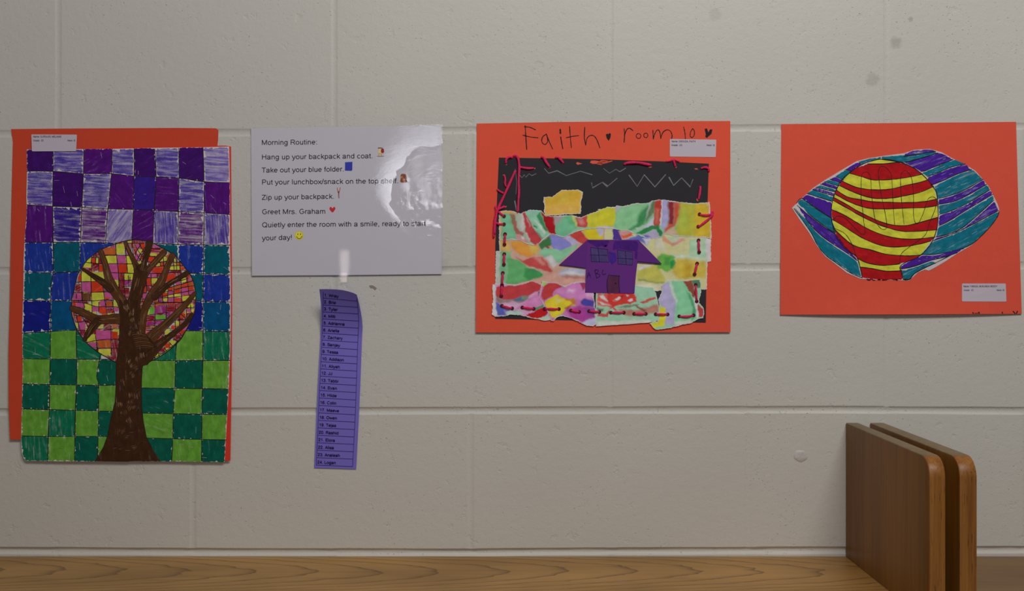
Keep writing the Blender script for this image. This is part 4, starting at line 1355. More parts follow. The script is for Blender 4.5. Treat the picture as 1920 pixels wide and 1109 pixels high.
def build_collage():
    rng = random.Random(41)
    hf = lambda x, y: 0.0006 + 0.0030 * max(0.0, (y - 228) / 395.0)
    org = at(1131, 624, 0)
    root = empty('collage_picture', org)
    tag(root, 'orange sheet carrying torn painted papers, a purple paper house and pink yarn stitching', 'collage')
    za, zb = Z(880, 220, 5.281), Z(1120, 220, 5.281)
    z6, z7 = Z(920, 370, 8.529), Z(1120, 370, 8.348)
    z8, z9 = Z(910, 490, 7.92), Z(1110, 490, 7.92)
    zl, zr = Z(880, 420, 5.042), Z(1120, 420, 5.042)
    B0 = 0.0
    b = MB(B0, hf, 6)
    b.sheet([(893.8, 231.8), (893, 420), (892.3, 623.9), (1130, 624), (1369.8, 623.2), (1369.6, 420), (1369.4, 227), (1200, 227.6), (1050, 228.8)], 'paper', C(186, 70, 50), 0.0003)
    pen = lambda z, pts, w=1.7: b.line(smooth(z(pts), n=4), w, 2, BLACK, jit=0.25)
    pen(za, [(553, 85), (560, 200), (568, 318)], 1.9); pen(za, [(545, 95), (600, 100), (655, 125)]); pen(za, [(530, 178), (600, 195), (680, 203)])
    pen(za, [(760, 170), (730, 190), (716, 230), (730, 262), (755, 268), (775, 238), (768, 180)]); pen(za, [(762, 165), (790, 240), (825, 315)])
    pen(za, [(900, 122), (902, 160)], 2.9); pen(za, [(905, 195), (915, 260), (925, 312)], 1.9)
    pen(za, [(993, 92), (1000, 200), (1010, 302)]); pen(za, [(960, 203), (1020, 190), (1082, 182)])
    pen(za, [(1143, 100), (1139, 200), (1152, 275)]); pen(za, [(1152, 275), (1165, 210), (1200, 180), (1240, 190), (1270, 240), (1292, 303)])
    b.poly(zb([(84, 172), (98, 162), (108, 168), (124, 154), (135, 168), (130, 202), (112, 235), (92, 206)]), 2, 'line', BLACK)
    pen(zb, [(265, 115), (270, 180), (265, 248)]); pen(zb, [(268, 185), (285, 132), (315, 108), (352, 132)])
    for x, y, rx, ry in ((408, 186, 23, 24), (480, 180, 21, 22)):
        pen(zb, [(x + rx * math.cos(t), y + ry * math.sin(t)) for t in np.linspace(0.3, 6.5, 10)], 1.5)
    pen(zb, [(550, 130), (555, 215)]); pen(zb, [(555, 205), (575, 150), (600, 125), (620, 150), (628, 210)]); pen(zb, [(628, 205), (650, 150), (690, 125), (725, 140), (740, 180), (735, 215)])
    pen(zb, [(855, 98), (868, 160), (872, 215)]); pen(zb, [(940, 118), (922, 150), (920, 188), (940, 200), (960, 175), (960, 135), (942, 112)], 1.5)
    b.poly(zb([(1062, 115), (1085, 110), (1100, 150), (1115, 120), (1140, 120), (1130, 165), (1095, 195), (1088, 206), (1068, 195), (1074, 170)]), 2, 'line', BLACK)
    tag(b.build('backing_sheet', root, org), 'orange sheet with black handwriting along its top')
    # black sheet
    b = MB(B0 + 0.0005, hf, 7)
    blk = C(40, 39, 42)
    b.sheet([(935.5, 295.8), (931.8, 381), (928.8, 460), (928.6, 598), (1120, 602), (1323.4, 605.4), (1325, 480), (1326.8, 378), (1329.2, 307.2), (1240, 302.8), (1130, 299), (1040, 297.2)], 'paper', blk, 0.0003)
    ch = C(98, 97, 100)
    for z, pts, w in [(za, [(500, 575), (520, 600), (545, 570), (560, 595), (590, 560), (620, 578), (660, 560)], 1.5), (za, [(745, 510), (785, 555), (870, 530), (960, 578), (1100, 535), (1215, 570)], 1.6),
                      (za, [(1210, 650), (1220, 700), (1320, 642), (1372, 682)], 1.6), (zb, [(95, 690), (195, 605)], 1.6), (zb, [(50, 645), (98, 690)], 1.6), (zb, [(65, 510), (120, 555), (185, 515), (222, 540), (280, 505)], 1.5),
                      (zb, [(315, 575), (395, 685), (465, 570), (570, 690), (675, 570)], 2.1), (zb, [(710, 595), (755, 675), (835, 600), (920, 690), (945, 620)], 2.0), (za, [(455, 515), (470, 640), (462, 760)], 1.2), (za, [(450, 830), (470, 930)], 2.2)]:
        b.line(z(pts), w, 2, ch, jit=0.4)
    # torn holes that show the orange sheet below
    ORH = C(186, 72, 52)
    for z, pts in [(za, [(1055, 455), (1072, 444), (1092, 452), (1120, 458), (1094, 466), (1072, 472)]), (za, [(1195, 450), (1205, 430), (1240, 428), (1300, 438), (1320, 424), (1375, 432), (1380, 446), (1330, 452), (1312, 472), (1290, 462), (1220, 462)]),
                   (zb, [(0, 450), (40, 425), (90, 440), (150, 428), (148, 436), (90, 455), (50, 462), (40, 474), (0, 466)]), (zb, [(500, 490), (530, 488), (542, 494), (520, 500)]), (zb, [(760, 492), (790, 490), (780, 503)]), (zb, [(960, 508), (985, 505), (1000, 518), (970, 518)]),
                   (za, [(355, 470), (375, 474), (370, 462)]), (za, [(780, 498), (808, 494), (795, 507)]), (za, [(912, 458), (935, 452), (930, 468)]), (za, [(640, 506), (656, 500), (650, 517)]), (za, [(330, 572), (345, 565), (340, 582)]), (zb, [(982, 805), (1008, 815), (1000, 832), (984, 828)]), (za, [(345, 885), (372, 878), (362, 896)])]:
        b.poly(z(pts), 2, 'line', ORH)
    b.build('black_sheet', root, org)

    # ---- torn, painted paper
    rs = np.random.RandomState(4)
    ph = rs.rand(12) * 6.28

    def wob(P, s, a):
        x, y = P[:, 0] * s, P[:, 1] * s
        return a * np.stack([np.sin(1.3 * y + ph[0] + 1.7 * np.sin(0.7 * x + ph[1])) + 0.5 * np.sin(3.1 * x + 2.3 * y + ph[2]),
                             np.sin(1.1 * x + ph[3] + 1.9 * np.sin(0.8 * y + ph[4])) + 0.5 * np.sin(2.7 * y - 2.1 * x + ph[5])], 1)

    def piece(name, outline, base, patches, lift, label=None, torn=(2.2, 0.7), fringe=1.5, spacing=1.5, lone=None):
        ol = rough(outline, torn[0], torn[1], rng)
        A = sum(ol[i][0] * ol[(i + 1) % len(ol)][1] - ol[(i + 1) % len(ol)][0] * ol[i][1] for i in range(len(ol)))
        if A > 0:
            ol = ol[::-1]
        m = MB(B0 + lift, hf, rng.randrange(9999))

        def colour(P):
            Q = P + wob(P, 0.33, 0.55) + wob(P, 0.09, 0.7)
            c = np.tile(np.array(C(*base)), (len(P), 1))
            n = 0.5 + 0.25 * np.sin(P[:, 0] * 0.21 + 1.2 * np.sin(P[:, 1] * 0.17)) + 0.25 * np.sin(P[:, 1] * 0.37 + P[:, 0] * 0.11)
            white = np.array(C(176, 172, 170))
            for z, pts, col, soft in patches:
                d = sdist(z(pts), Q)
                w = np.clip(0.5 - d / (2 * soft), 0, 1)[:, None]
                w = w * w * (3 - 2 * w)
                k = np.array(C(*col))
                # pigment gathers towards the edge of a wash
                dens = np.clip(0.16 * n + 0.10 * np.exp(-np.abs(d) / 3.0), 0, 0.4)[:, None]
                k = np.clip(k * (1.10 - dens) , 0, 0.96)
                c = c * (1 - w) + k * w
            dd = sdist(ol, P)
            f = fringe * (0.5 + n)
            e = np.clip((dd + f) / 0.8, 0, 1)[:, None]
            c = c * (1 - e) + white * e
            c[:, 3] = 1
            return c
        m.cdt(ol, 0, 'paint', colour, spacing)
        m.rim(ol, 0, 0.0003, 'paper', C(176, 172, 170))
        return tag(m.build(name, root, org), label)

    def ps(z, *a):
        return [(z, p, c, s) for p, c, s in a]
    # middle left
    piece('torn_paper', [(935, 444), (937, 471), (929.5, 471.4), (928.8, 536), (960, 545), (1150, 548), (1150, 424), (1110, 422), (1040, 432), (980, 440)], (176, 142, 126),
          ps(z6, ([(150, 690), (300, 690), (310, 870), (140, 870)], (184, 150, 84), 1), ([(90, 870), (330, 860), (330, 1400), (90, 1400)], (106, 160, 118), 1.5), ([(80, 870), (150, 860), (150, 1400), (80, 1400)], (164, 172, 164), 2),
             ([(310, 700), (540, 690), (780, 790), (740, 900), (600, 960), (470, 930), (340, 820)], (192, 132, 56), 1.5), ([(600, 760), (780, 790), (740, 900), (640, 900)], (190, 160, 80), 3),
             ([(770, 750), (900, 640), (1000, 590), (990, 760), (820, 840)], (54, 104, 58), 2), ([(940, 590), (1130, 620), (1300, 760), (1150, 870), (1000, 830)], (116, 116, 178), 1.6), ([(1170, 630), (1240, 610), (1430, 740), (1290, 760)], (158, 152, 184), 1),
             ([(1250, 610), (1440, 530), (1570, 690), (1480, 740), (1410, 720)], (168, 58, 52), 1), ([(1440, 500), (1660, 490), (1800, 560), (1800, 700), (1570, 690)], (182, 166, 30), 1), ([(1660, 470), (1800, 460), (1800, 620), (1740, 630)], (166, 160, 176), 1.3),
             ([(760, 890), (860, 790), (1100, 860), (1380, 750), (1370, 810), (1090, 1060), (1000, 1080)], (120, 172, 136), 1.2), ([(850, 785), (880, 778), (940, 805), (925, 832)], (136, 50, 40), 1)) +
          ps(z8, ([(330, -40), (480, -20), (640, 90), (880, 180), (840, 240), (700, 280), (400, 345), (300, 340), (340, 150)], (86, 152, 94), 1.5), ([(600, 110), (740, 110), (880, 190), (840, 240), (640, 280), (560, 220)], (58, 130, 74), 3),
             ([(460, -60), (560, -10), (720, -70), (850, -50), (1010, 150), (960, 165), (800, 110), (650, 70), (540, 10)], (172, 66, 66), 2), ([(720, -60), (820, -50), (900, 60), (840, 60)], (184, 120, 112), 3), ([(880, -50), (960, -90), (1080, 30), (1010, 110)], (178, 174, 176), 1.3),
             ([(620, 90), (760, 120), (860, 180), (900, 200), (830, 160), (740, 100)], (178, 176, 172), 1.5),
             ([(880, 190), (1030, 140), (1130, 210), (1500, 215), (1500, 340), (1150, 360), (830, 330), (700, 310), (860, 240)], (180, 138, 124), 2.5), ([(1140, 220), (1500, 225), (1500, 260), (1200, 260)], (160, 106, 104), 3), ([(1080, 200), (1180, 100), (1480, 120), (1490, 200), (1150, 214)], (154, 162, 182), 2), ([(1120, 190), (1240, 140), (1440, 180), (1460, 205)], (184, 182, 184), 2)),
          0.0009, spacing=1.5)
    # middle right
    piece('torn_paper', [(1134, 424), (1134, 470), (1186, 500), (1190, 548), (1229, 546), (1300, 543.4), (1325.3, 543), (1326, 520), (1326.4, 491.6), (1332.8, 490.4), (1333, 448.8), (1300, 440), (1230, 432)], (178, 174, 128),
          ps(zr, ([(150, 40), (215, 50), (230, 150), (150, 150)], (66, 46, 120), 1), ([(200, 60), (330, 70), (340, 110), (240, 150)], (180, 130, 130), 2), ([(225, 115), (320, 85), (345, 112), (240, 140)], (192, 84, 54), 1.2), ([(260, 150), (420, 100), (520, 120), (470, 200), (420, 170)], (88, 98, 164), 2), ([(430, 140), (520, 125), (470, 205)], (170, 170, 184), 1.5),
             ([(540, 150), (620, 130), (640, 260), (560, 250)], (182, 180, 160), 3), ([(600, 100), (625, 100), (700, 185), (810, 140), (830, 150), (710, 210), (620, 170)], (184, 132, 104), 1.5), ([(800, 130), (830, 130), (760, 180), (720, 190)], (190, 130, 140), 2), ([(660, 130), (780, 120), (740, 170), (690, 170)], (160, 176, 152), 2),
             ([(876, 150), (1030, 140), (1025, 330), (860, 300)], (148, 180, 150), 1.6), ([(1022, 130), (1085, 130), (1085, 360), (1027, 350)], (180, 178, 178), 1),
             ([(680, 280), (1030, 320), (1030, 350), (700, 320)], (170, 184, 160), 3), ([(560, 310), (600, 285), (680, 288), (740, 310), (720, 420), (660, 465), (600, 430), (520, 440)], (92, 152, 62), 2.5), ([(640, 310), (690, 320), (680, 380), (630, 390)], (64, 130, 64), 3), ([(694, 345), (740, 340), (742, 415), (715, 428), (690, 415)], (36, 132, 72), 1.2),
             ([(760, 330), (1000, 350), (1040, 400), (1030, 510), (760, 520), (700, 450)], (176, 156, 64), 4), ([(820, 380), (900, 380), (880, 500), (800, 500)], (170, 140, 46), 5), ([(380, 440), (560, 390), (620, 480), (640, 560), (380, 520)], (168, 164, 78), 3), ([(380, 520), (640, 555), (640, 568), (380, 540)], (130, 140, 70), 2), ([(370, 560), (640, 575), (560, 640), (370, 610)], (186, 182, 156), 3), ([(400, 400), (520, 385), (400, 440)], (184, 182, 184), 2)),
          0.0010, spacing=1.5)
    # top strip
    top = z6([(128, 225), (230, 213), (330, 218), (420, 240), (470, 262), (540, 235), (620, 203), (700, 205), (800, 210), (830, 238), (870, 290), (1000, 300), (1150, 296), (1300, 288), (1330, 292), (1440, 325), (1500, 300), (1550, 275), (1660, 240), (1730, 205)]) + \
        z7([(0, 193), (110, 175), (150, 150), (220, 156), (280, 152), (300, 130), (420, 138), (600, 93), (700, 97), (800, 88), (850, 55), (960, 35), (1100, 48), (1300, 78), (1550, 95), (1760, 75), (1768, 250), (1782, 420), (1790, 650), (1640, 628), (1500, 622), (1300, 612), (1180, 602), (1060, 577), (1000, 630), (900, 650), (760, 642), (640, 590), (540, 556), (460, 515), (390, 520), (250, 498), (100, 488)]) + \
        z6([(1700, 492), (1650, 500), (1540, 512), (1440, 532), (1350, 560), (1230, 610), (1190, 642), (1130, 636), (1060, 610), (970, 592), (920, 620), (870, 660), (800, 720), (715, 772), (640, 760), (560, 742), (470, 690), (360, 680), (250, 692), (140, 690)])
    piece('torn_paper', top, (122, 168, 134),
          ps(z6, ([(100, 290), (180, 290), (190, 700), (100, 700)], (182, 152, 96), 1.5), ([(165, 250), (320, 270), (420, 560), (400, 660), (250, 700), (175, 690)], (104, 162, 126), 1.5), ([(120, 190), (440, 190), (440, 285), (330, 268), (250, 255), (140, 265)], (188, 144, 74), 1),
             ([(380, 280), (480, 262), (520, 540), (450, 530)], (152, 160, 144), 2), ([(300, 270), (375, 285), (430, 480), (470, 540), (540, 560), (520, 610), (420, 590), (390, 540)], (150, 84, 76), 1.5), ([(300, 270), (370, 290), (400, 400), (350, 400)], (128, 100, 78), 3),
             ([(480, 280), (540, 240), (570, 420), (520, 560), (480, 480)], (176, 170, 170), 2), ([(410, 590), (540, 610), (640, 770), (560, 745), (470, 690), (400, 680)], (178, 128, 132), 2), ([(490, 620), (540, 620), (545, 680), (500, 670)], (184, 182, 180), 1.2),
             ([(550, 235), (620, 195), (800, 200), (910, 520), (870, 650), (820, 690), (740, 600), (640, 420)], (124, 172, 146), 1.2), ([(735, 290), (800, 240), (905, 530), (860, 545)], (56, 124, 80), 2), ([(690, 360), (730, 360), (880, 560), (850, 600)], (172, 184, 172), 1.5), ([(680, 440), (730, 470), (740, 500), (690, 480)], (40, 100, 64), 1.5), ([(720, 540), (770, 580), (830, 660), (800, 670)], (76, 130, 90), 2),
             ([(500, 255), (545, 240), (690, 520), (830, 690), (730, 780), (630, 700), (560, 560), (540, 400)], (164, 56, 60), 1.3), ([(560, 560), (580, 560), (640, 700), (610, 690)], (178, 160, 160), 1), ([(560, 330), (580, 330), (640, 470), (620, 480)], (178, 130, 130), 1.5),
             ([(800, 205), (850, 250), (880, 300), (1005, 300), (1045, 590), (960, 580), (915, 560), (900, 520)], (146, 18, 26), 0.8), ([(1005, 290), (1290, 290), (1390, 470), (1230, 620), (1180, 640), (1050, 610), (1030, 460)], (100, 162, 126), 1), ([(1010, 300), (1170, 295), (1070, 430), (1020, 430)], (152, 134, 140), 4), ([(1180, 300), (1290, 300), (1380, 460), (1250, 420)], (84, 156, 110), 4),
             ([(1282, 285), (1350, 300), (1400, 470), (1360, 470)], (166, 176, 96), 1.2), ([(1355, 320), (1440, 320), (1560, 260), (1535, 475), (1390, 470)], (172, 64, 64), 1.2), ([(1370, 340), (1460, 350), (1500, 430), (1430, 430)], (184, 116, 112), 3),
             ([(1548, 260), (1700, 200), (1850, 150), (1850, 510), (1540, 480)], (178, 174, 48), 1.2)) +
          ps(z7, ([(0, 150), (290, 140), (310, 300), (255, 450), (0, 480)], (176, 172, 42), 1.5), ([(0, 455), (255, 455), (255, 500), (0, 500)], (172, 168, 172), 1.5), ([(288, 120), (425, 120), (390, 230), (280, 245)], (156, 150, 170), 1.3),
             ([(285, 240), (400, 130), (800, 80), (790, 350), (600, 520), (420, 530), (255, 510)], (118, 168, 124), 1.3), ([(640, 280), (790, 120), (840, 120), (830, 230), (720, 430), (600, 500), (490, 530), (620, 400)], (54, 122, 74), 4), ([(800, 90), (860, 60), (880, 110), (800, 320), (770, 320)], (150, 164, 156), 2), ([(850, 60), (920, 40), (895, 250), (840, 300), (760, 400)], (84, 106, 76), 3), ([(600, 490), (760, 420), (760, 460), (620, 520)], (160, 174, 160), 2),
             ([(740, 450), (890, 320), (890, 440), (800, 500), (730, 490)], (172, 172, 186), 1.5), ([(900, 30), (1000, 30), (1015, 180), (970, 460), (880, 440), (895, 280)], (166, 54, 44), 1), ([(920, 180), (980, 200), (950, 440), (900, 420)], (176, 92, 76), 3), ([(1000, 30), (1030, 40), (1025, 250), (980, 470), (965, 450), (1010, 200)], (184, 180, 182), 0.8), ([(1020, 40), (1108, 40), (1115, 380), (1050, 530), (985, 460), (1028, 240)], (146, 142, 180), 1),
             ([(1108, 50), (1205, 60), (1195, 430), (1100, 440), (1115, 380)], (122, 34, 46), 3), ([(1200, 60), (1330, 80), (1290, 260), (1230, 440), (1050, 570), (1050, 520), (1120, 420), (1190, 420)], (172, 72, 58), 3), ([(1310, 80), (1560, 90), (1560, 630), (1180, 600), (1250, 440)], (158, 156, 54), 5), ([(1300, 200), (1420, 200), (1420, 480), (1240, 540)], (150, 160, 62), 6), ([(1530, 85), (1760, 70), (1790, 650), (1520, 630)], (178, 152, 44), 3), ([(1680, 80), (1760, 75), (1760, 200)], (184, 160, 110), 3), ([(1752, 70), (1800, 70), (1805, 650), (1772, 650)], (184, 180, 176), 0.8),
             ([(1040, 560), (1200, 480), (1260, 570), (1180, 605)], (176, 150, 130), 3), ([(600, 575), (720, 500), (840, 440), (940, 440), (1030, 560), (1005, 615), (960, 600), (920, 500), (870, 500), (680, 590)], (42, 114, 64), 1.2), ([(690, 600), (880, 505), (920, 510), (975, 600), (960, 640), (780, 645)], (152, 144, 168), 1.5), ([(700, 600), (780, 590), (840, 620), (760, 640)], (96, 96, 160), 2)),
          0.0014, spacing=1.35)
    # bottom row
    piece('torn_paper', z8([(107, 345), (200, 336), (280, 325), (340, 345), (390, 350), (480, 346), (560, 330), (620, 305), (680, 290), (760, 312), (835, 340), (850, 480), (900, 600), (960, 740), (965, 872), (900, 884), (850, 880), (720, 855), (650, 838), (590, 820), (500, 802), (390, 795), (280, 820), (140, 825), (95, 790), (110, 700), (100, 650), (118, 560), (107, 480)]), (184, 136, 170),
          ps(z8, ([(150, 385), (390, 365), (560, 345), (680, 295), (830, 350), (800, 430), (640, 520), (370, 580), (240, 560), (150, 520)], (168, 54, 58), 1), ([(150, 510), (240, 560), (370, 580), (640, 510), (640, 560), (560, 610), (380, 660), (180, 610)], (124, 110, 104), 2.5), ([(410, 580), (540, 530), (610, 530), (580, 590), (480, 600)], (66, 100, 134), 2), ([(540, 530), (660, 515), (600, 580), (530, 570)], (110, 130, 104), 2), ([(250, 620), (420, 600), (520, 640), (480, 740), (300, 700)], (182, 150, 176), 3),
             ([(540, 640), (800, 460), (850, 640), (700, 700), (440, 720)], (184, 118, 164), 1.5), ([(155, 600), (230, 640), (260, 690), (320, 800), (190, 810), (155, 760)], (78, 88, 162), 2), ([(240, 690), (440, 740), (300, 750)], (100, 110, 170), 2), ([(320, 745), (500, 740), (570, 790), (400, 800), (320, 800)], (152, 186, 168), 2), ([(690, 705), (860, 645), (880, 690), (730, 735)], (76, 128, 94), 1), ([(580, 830), (740, 730), (900, 685), (960, 760), (840, 830), (720, 860)], (166, 24, 28), 0.8), ([(710, 860), (840, 830), (960, 790), (965, 885), (850, 890)], (152, 186, 160), 1), ([(780, 450), (810, 440), (800, 520)], (90, 70, 80), 1.5), ([(95, 330), (152, 370), (165, 820), (90, 830)], (186, 184, 188), 1.2)),
          0.0018, spacing=1.35)
    piece('torn_paper', z8([(842, 283), (880, 300), (925, 312), (1000, 318), (1060, 325), (1120, 348), (1180, 368), (1240, 348), (1290, 322), (1390, 300), (1500, 310), (1560, 400), (1610, 480), (1622, 600), (1640, 800), (1654, 940), (1600, 970), (1500, 958), (1400, 910), (1280, 850), (1150, 815), (1060, 840), (1020, 890), (975, 885), (950, 830), (930, 760), (870, 660), (800, 540), (815, 470), (832, 400)]), (176, 104, 158),
          ps(z8, ([(845, 280), (940, 300), (860, 380), (835, 360)], (152, 182, 84), 1.5), ([(860, 375), (950, 320), (1060, 320), (1190, 375), (1040, 420), (1000, 520), (880, 590), (830, 520)], (168, 54, 54), 1), ([(1035, 430), (1280, 330), (1390, 300), (1490, 380), (1620, 480), (1620, 580), (1430, 590), (1120, 520)], (182, 116, 168), 2), ([(1240, 420), (1340, 420), (1300, 470), (1220, 460)], (190, 160, 184), 3), ([(1400, 310), (1500, 300), (1560, 400), (1450, 420)], (138, 48, 78), 2), ([(1480, 400), (1620, 470), (1620, 560), (1500, 520)], (190, 150, 180), 3),
             ([(880, 610), (1060, 500), (1110, 530), (1200, 560), (1320, 555), (1330, 650), (1190, 700), (1160, 780), (1040, 850), (980, 840), (920, 700)], (192, 176, 42), 1.5), ([(1180, 550), (1320, 545), (1340, 640), (1290, 640), (1260, 580), (1190, 590)], (172, 112, 52), 2), ([(1170, 690), (1290, 640), (1240, 720)], (150, 70, 40), 2.5), ([(1040, 560), (1140, 580), (1060, 620)], (196, 190, 120), 3), ([(1405, 610), (1480, 555), (1620, 590), (1620, 680), (1500, 680), (1420, 650)], (62, 62, 142), 2), ([(1200, 720), (1400, 660), (1630, 720), (1630, 840), (1450, 900), (1280, 840)], (150, 58, 132), 4), ([(1480, 700), (1630, 690), (1630, 820), (1500, 800)], (116, 62, 130), 4), ([(1430, 920), (1500, 880), (1640, 840), (1660, 950), (1600, 980), (1500, 965)], (168, 168, 192), 2)),
          0.0023, spacing=1.35)
    piece('torn_paper', z9([(58, 430), (660, 365), (780, 385), (910, 393), (920, 430), (950, 470), (965, 540), (985, 620), (1000, 720), (995, 880), (860, 912), (500, 940), (60, 970), (55, 700)]), (136, 178, 152),
          ps(z9, ([(72, 890), (500, 885), (870, 860), (870, 915), (75, 975)], (180, 186, 176), 2), ([(380, 720), (700, 720), (990, 640), (990, 760), (640, 825), (480, 810)], (160, 108, 92), 3), ([(85, 480), (250, 480), (360, 650), (280, 690), (85, 650)], (188, 78, 72), 2), ([(105, 505), (170, 495), (255, 595), (210, 595), (140, 550)], (186, 178, 178), 1.2), ([(95, 585), (180, 620), (280, 665), (140, 640)], (184, 176, 176), 1.2), ([(230, 470), (600, 470), (670, 520), (655, 600), (560, 630), (480, 640), (300, 690), (240, 600)], (180, 52, 46), 1.5), ([(330, 575), (400, 525), (435, 555), (370, 592)], (188, 184, 182), 1), ([(310, 590), (350, 600), (330, 612)], (188, 160, 160), 1), ([(525, 580), (605, 555), (605, 590), (560, 602)], (188, 184, 182), 1), ([(508, 505), (548, 510), (515, 532)], (188, 184, 182), 1), ([(440, 500), (470, 520), (440, 570), (425, 540)], (150, 36, 40), 1.5),
             ([(240, 720), (300, 670), (380, 740), (340, 740), (300, 700)], (176, 66, 66), 1.5), ([(710, 612), (935, 532), (955, 562), (765, 636)], (176, 76, 66), 1), ([(85, 770), (200, 780), (240, 720), (260, 740), (235, 830), (80, 826)], (174, 68, 66), 1), ([(76, 688), (170, 700), (160, 745), (78, 738)], (92, 100, 82), 2), ([(600, 640), (660, 645), (810, 745), (765, 750)], (126, 74, 64), 1.5), ([(380, 690), (560, 640), (700, 640), (500, 700)], (104, 120, 100), 2)),
          0.0021, fringe=0.9, torn=(4, 0.3), spacing=1.35)
    piece('torn_paper', z9([(1032, 362), (1060, 335), (1100, 310), (1112, 285), (1150, 282), (1340, 286), (1470, 280), (1540, 272), (1608, 275), (1622, 330), (1610, 400), (1622, 450), (1600, 540), (1588, 620), (1620, 655), (1652, 690), (1664, 760), (1654, 842), (1560, 870), (1530, 890), (1480, 918), (1400, 935), (1350, 940), (1250, 975), (1200, 980), (1170, 996), (1100, 1000), (1020, 1012), (950, 1018), (905, 985), (880, 950), (855, 922), (900, 905), (980, 890), (1000, 800), (990, 700), (1000, 640), (982, 580), (1010, 520), (1032, 460), (1040, 410)]), (128, 180, 146),
          ps(z9, ([(1030, 360), (1100, 310), (1150, 340), (1180, 450), (1250, 600), (1220, 940), (1085, 960), (1090, 740), (985, 600)], (156, 150, 182), 1.5), ([(1005, 690), (1080, 680), (1098, 880), (1080, 960), (900, 980), (865, 910), (980, 900)], (190, 184, 42), 1), ([(1150, 290), (1340, 280), (1500, 560), (1555, 800), (1480, 880), (1230, 930), (1262, 620), (1190, 470)], (118, 178, 138), 1.2), ([(1140, 280), (1180, 290), (1270, 600), (1240, 620), (1180, 470)], (170, 186, 172), 1.5), ([(1345, 280), (1480, 280), (1535, 480), (1530, 570), (1430, 420)], (130, 66, 52), 1), ([(1475, 280), (1620, 270), (1620, 400), (1530, 400)], (68, 112, 78), 1.2), ([(1410, 430), (1500, 560), (1560, 800), (1480, 890), (1490, 680)], (62, 142, 98), 3), ([(1515, 540), (1570, 600), (1590, 840), (1550, 860)], (184, 184, 184), 1), ([(1568, 630), (1650, 700), (1650, 835), (1580, 835)], (160, 58, 58), 0.8), ([(1230, 900), (1480, 870), (1480, 930), (1230, 980)], (176, 186, 172), 2)),
          0.0023, spacing=1.35)
    piece('torn_paper', za([(735, 790), (780, 786), (820, 792), (850, 770), (880, 745), (912, 720), (1000, 722), (1080, 718), (1125, 740), (1118, 800), (1104, 850), (1108, 900), (1104, 955), (920, 966), (750, 976), (738, 930), (745, 880), (732, 840)]), (196, 156, 62),
          ps(za, ([(740, 790), (900, 740), (1090, 730), (1090, 800), (900, 850), (760, 880)], (180, 146, 48), 6), ([(760, 890), (1000, 860), (1090, 900), (1090, 950), (760, 965)], (198, 152, 72), 6), ([(900, 780), (980, 770), (960, 840), (880, 840)], (186, 160, 60), 5)),
          0.0019, 'small torn piece painted golden yellow')

    # ---- paper house
    house = MB(B0 + 0.0029, hf, 12)
    PU = C(84, 38, 106)
    hol = [(1100.4, 449.8), (1101, 455), (1098.8, 504), (1097, 549), (1140, 550), (1189.6, 550.6), (1192, 520), (1195.2, 492.6), (1197.6, 449.8)]
    house.sheet(hol, 'paper', PU, 0.0003)
    hz = lambda pts, l, c, cov, a: house.poly(pts, l, 'marker', c[:3] + (cov,), a)
    DK = C(58, 20, 98)
    hz(z7([(10, 680), (170, 680), (190, 700), (120, 790), (60, 760), (0, 790), (-150, 700), (-150, 665)]), 1, DK, 0.9, 0.6)
    hz(z7([(270, 690), (480, 680), (620, 690), (650, 760), (620, 850), (480, 840), (330, 810), (240, 830), (250, 740)]), 1, DK, 0.9, 1.2)
    hz(z7([(180, 850), (290, 880), (300, 1000), (230, 1060), (190, 1000)]), 1, C(52, 26, 112), 0.9, 1.4)
    hz(z7([(590, 850), (630, 850), (620, 980), (585, 960)]), 1, DK, 0.85, 1.4)
    hz(z7([(100, 760), (170, 740), (150, 790)]), 1, DK, 0.9, 0.4)
    HB = C(30, 12, 52)
    def pane(q, cx):
        house.poly(q, 2, 'marker', C(62, 50, 96)[:3] + (0.9,), 1.2)
        house.line(q + [q[0]], 1.25, 3, HB, jit=0.3)
        for p in cx:
            house.line(p, 1.1, 3, HB, jit=0.3)
    pane([(1107.6, 464.4), (1139.2, 468.2), (1141.6, 492), (1108.8, 490.8)], [[(1106.4, 478.5), (1138.6, 479.2)], [(1121.7, 465.6), (1124, 491.4)]])
    pane([(1157.7, 468.8), (1186.5, 473.6), (1185.3, 497.6), (1159, 495.6)], [[(1156.5, 484.4), (1187, 486.2)], [(1172.7, 471.4), (1174, 497)]])
    door = z9([(240, 208), (410, 220), (405, 400), (410, 468), (232, 466), (226, 300)])
    house.poly(door, 2, 'marker', C(72, 32, 62)[:3] + (0.9,), 1.5)
    house.line(z9([(235, 466), (224, 380), (226, 290), (244, 208), (410, 222)]), 1.5, 3, HB, jit=0.3)
    house.line(z9([(402, 222), (398, 330), (412, 468)]), 1.4, 3, HB, jit=0.3)
    house.dot(1110 + 350 / 7.92, 490 + 332 / 7.92, 2.0, 3, C(40, 14, 34))
    pen = lambda z, pts, w=1.25: house.line(smooth(z(pts), n=3), w, 3, HB, jit=0.3)
    pen(z8, [(1512, 250), (1535, 165), (1562, 240)]); pen(z8, [(1518, 218), (1552, 204)])
    pen(z8, [(1640, 122), (1630, 150), (1655, 252)]); pen(z8, [(1620, 150), (1660, 128), (1680, 150), (1645, 185)]); pen(z8, [(1645, 185), (1690, 195), (1700, 225), (1655, 252)])
    pen(z8, [(1752, 130), (1735, 165), (1745, 200), (1788, 188)])
    ho = house.build('paper_house', root, org)
    tag(ho, 'purple paper house with drawn windows, door and letters')
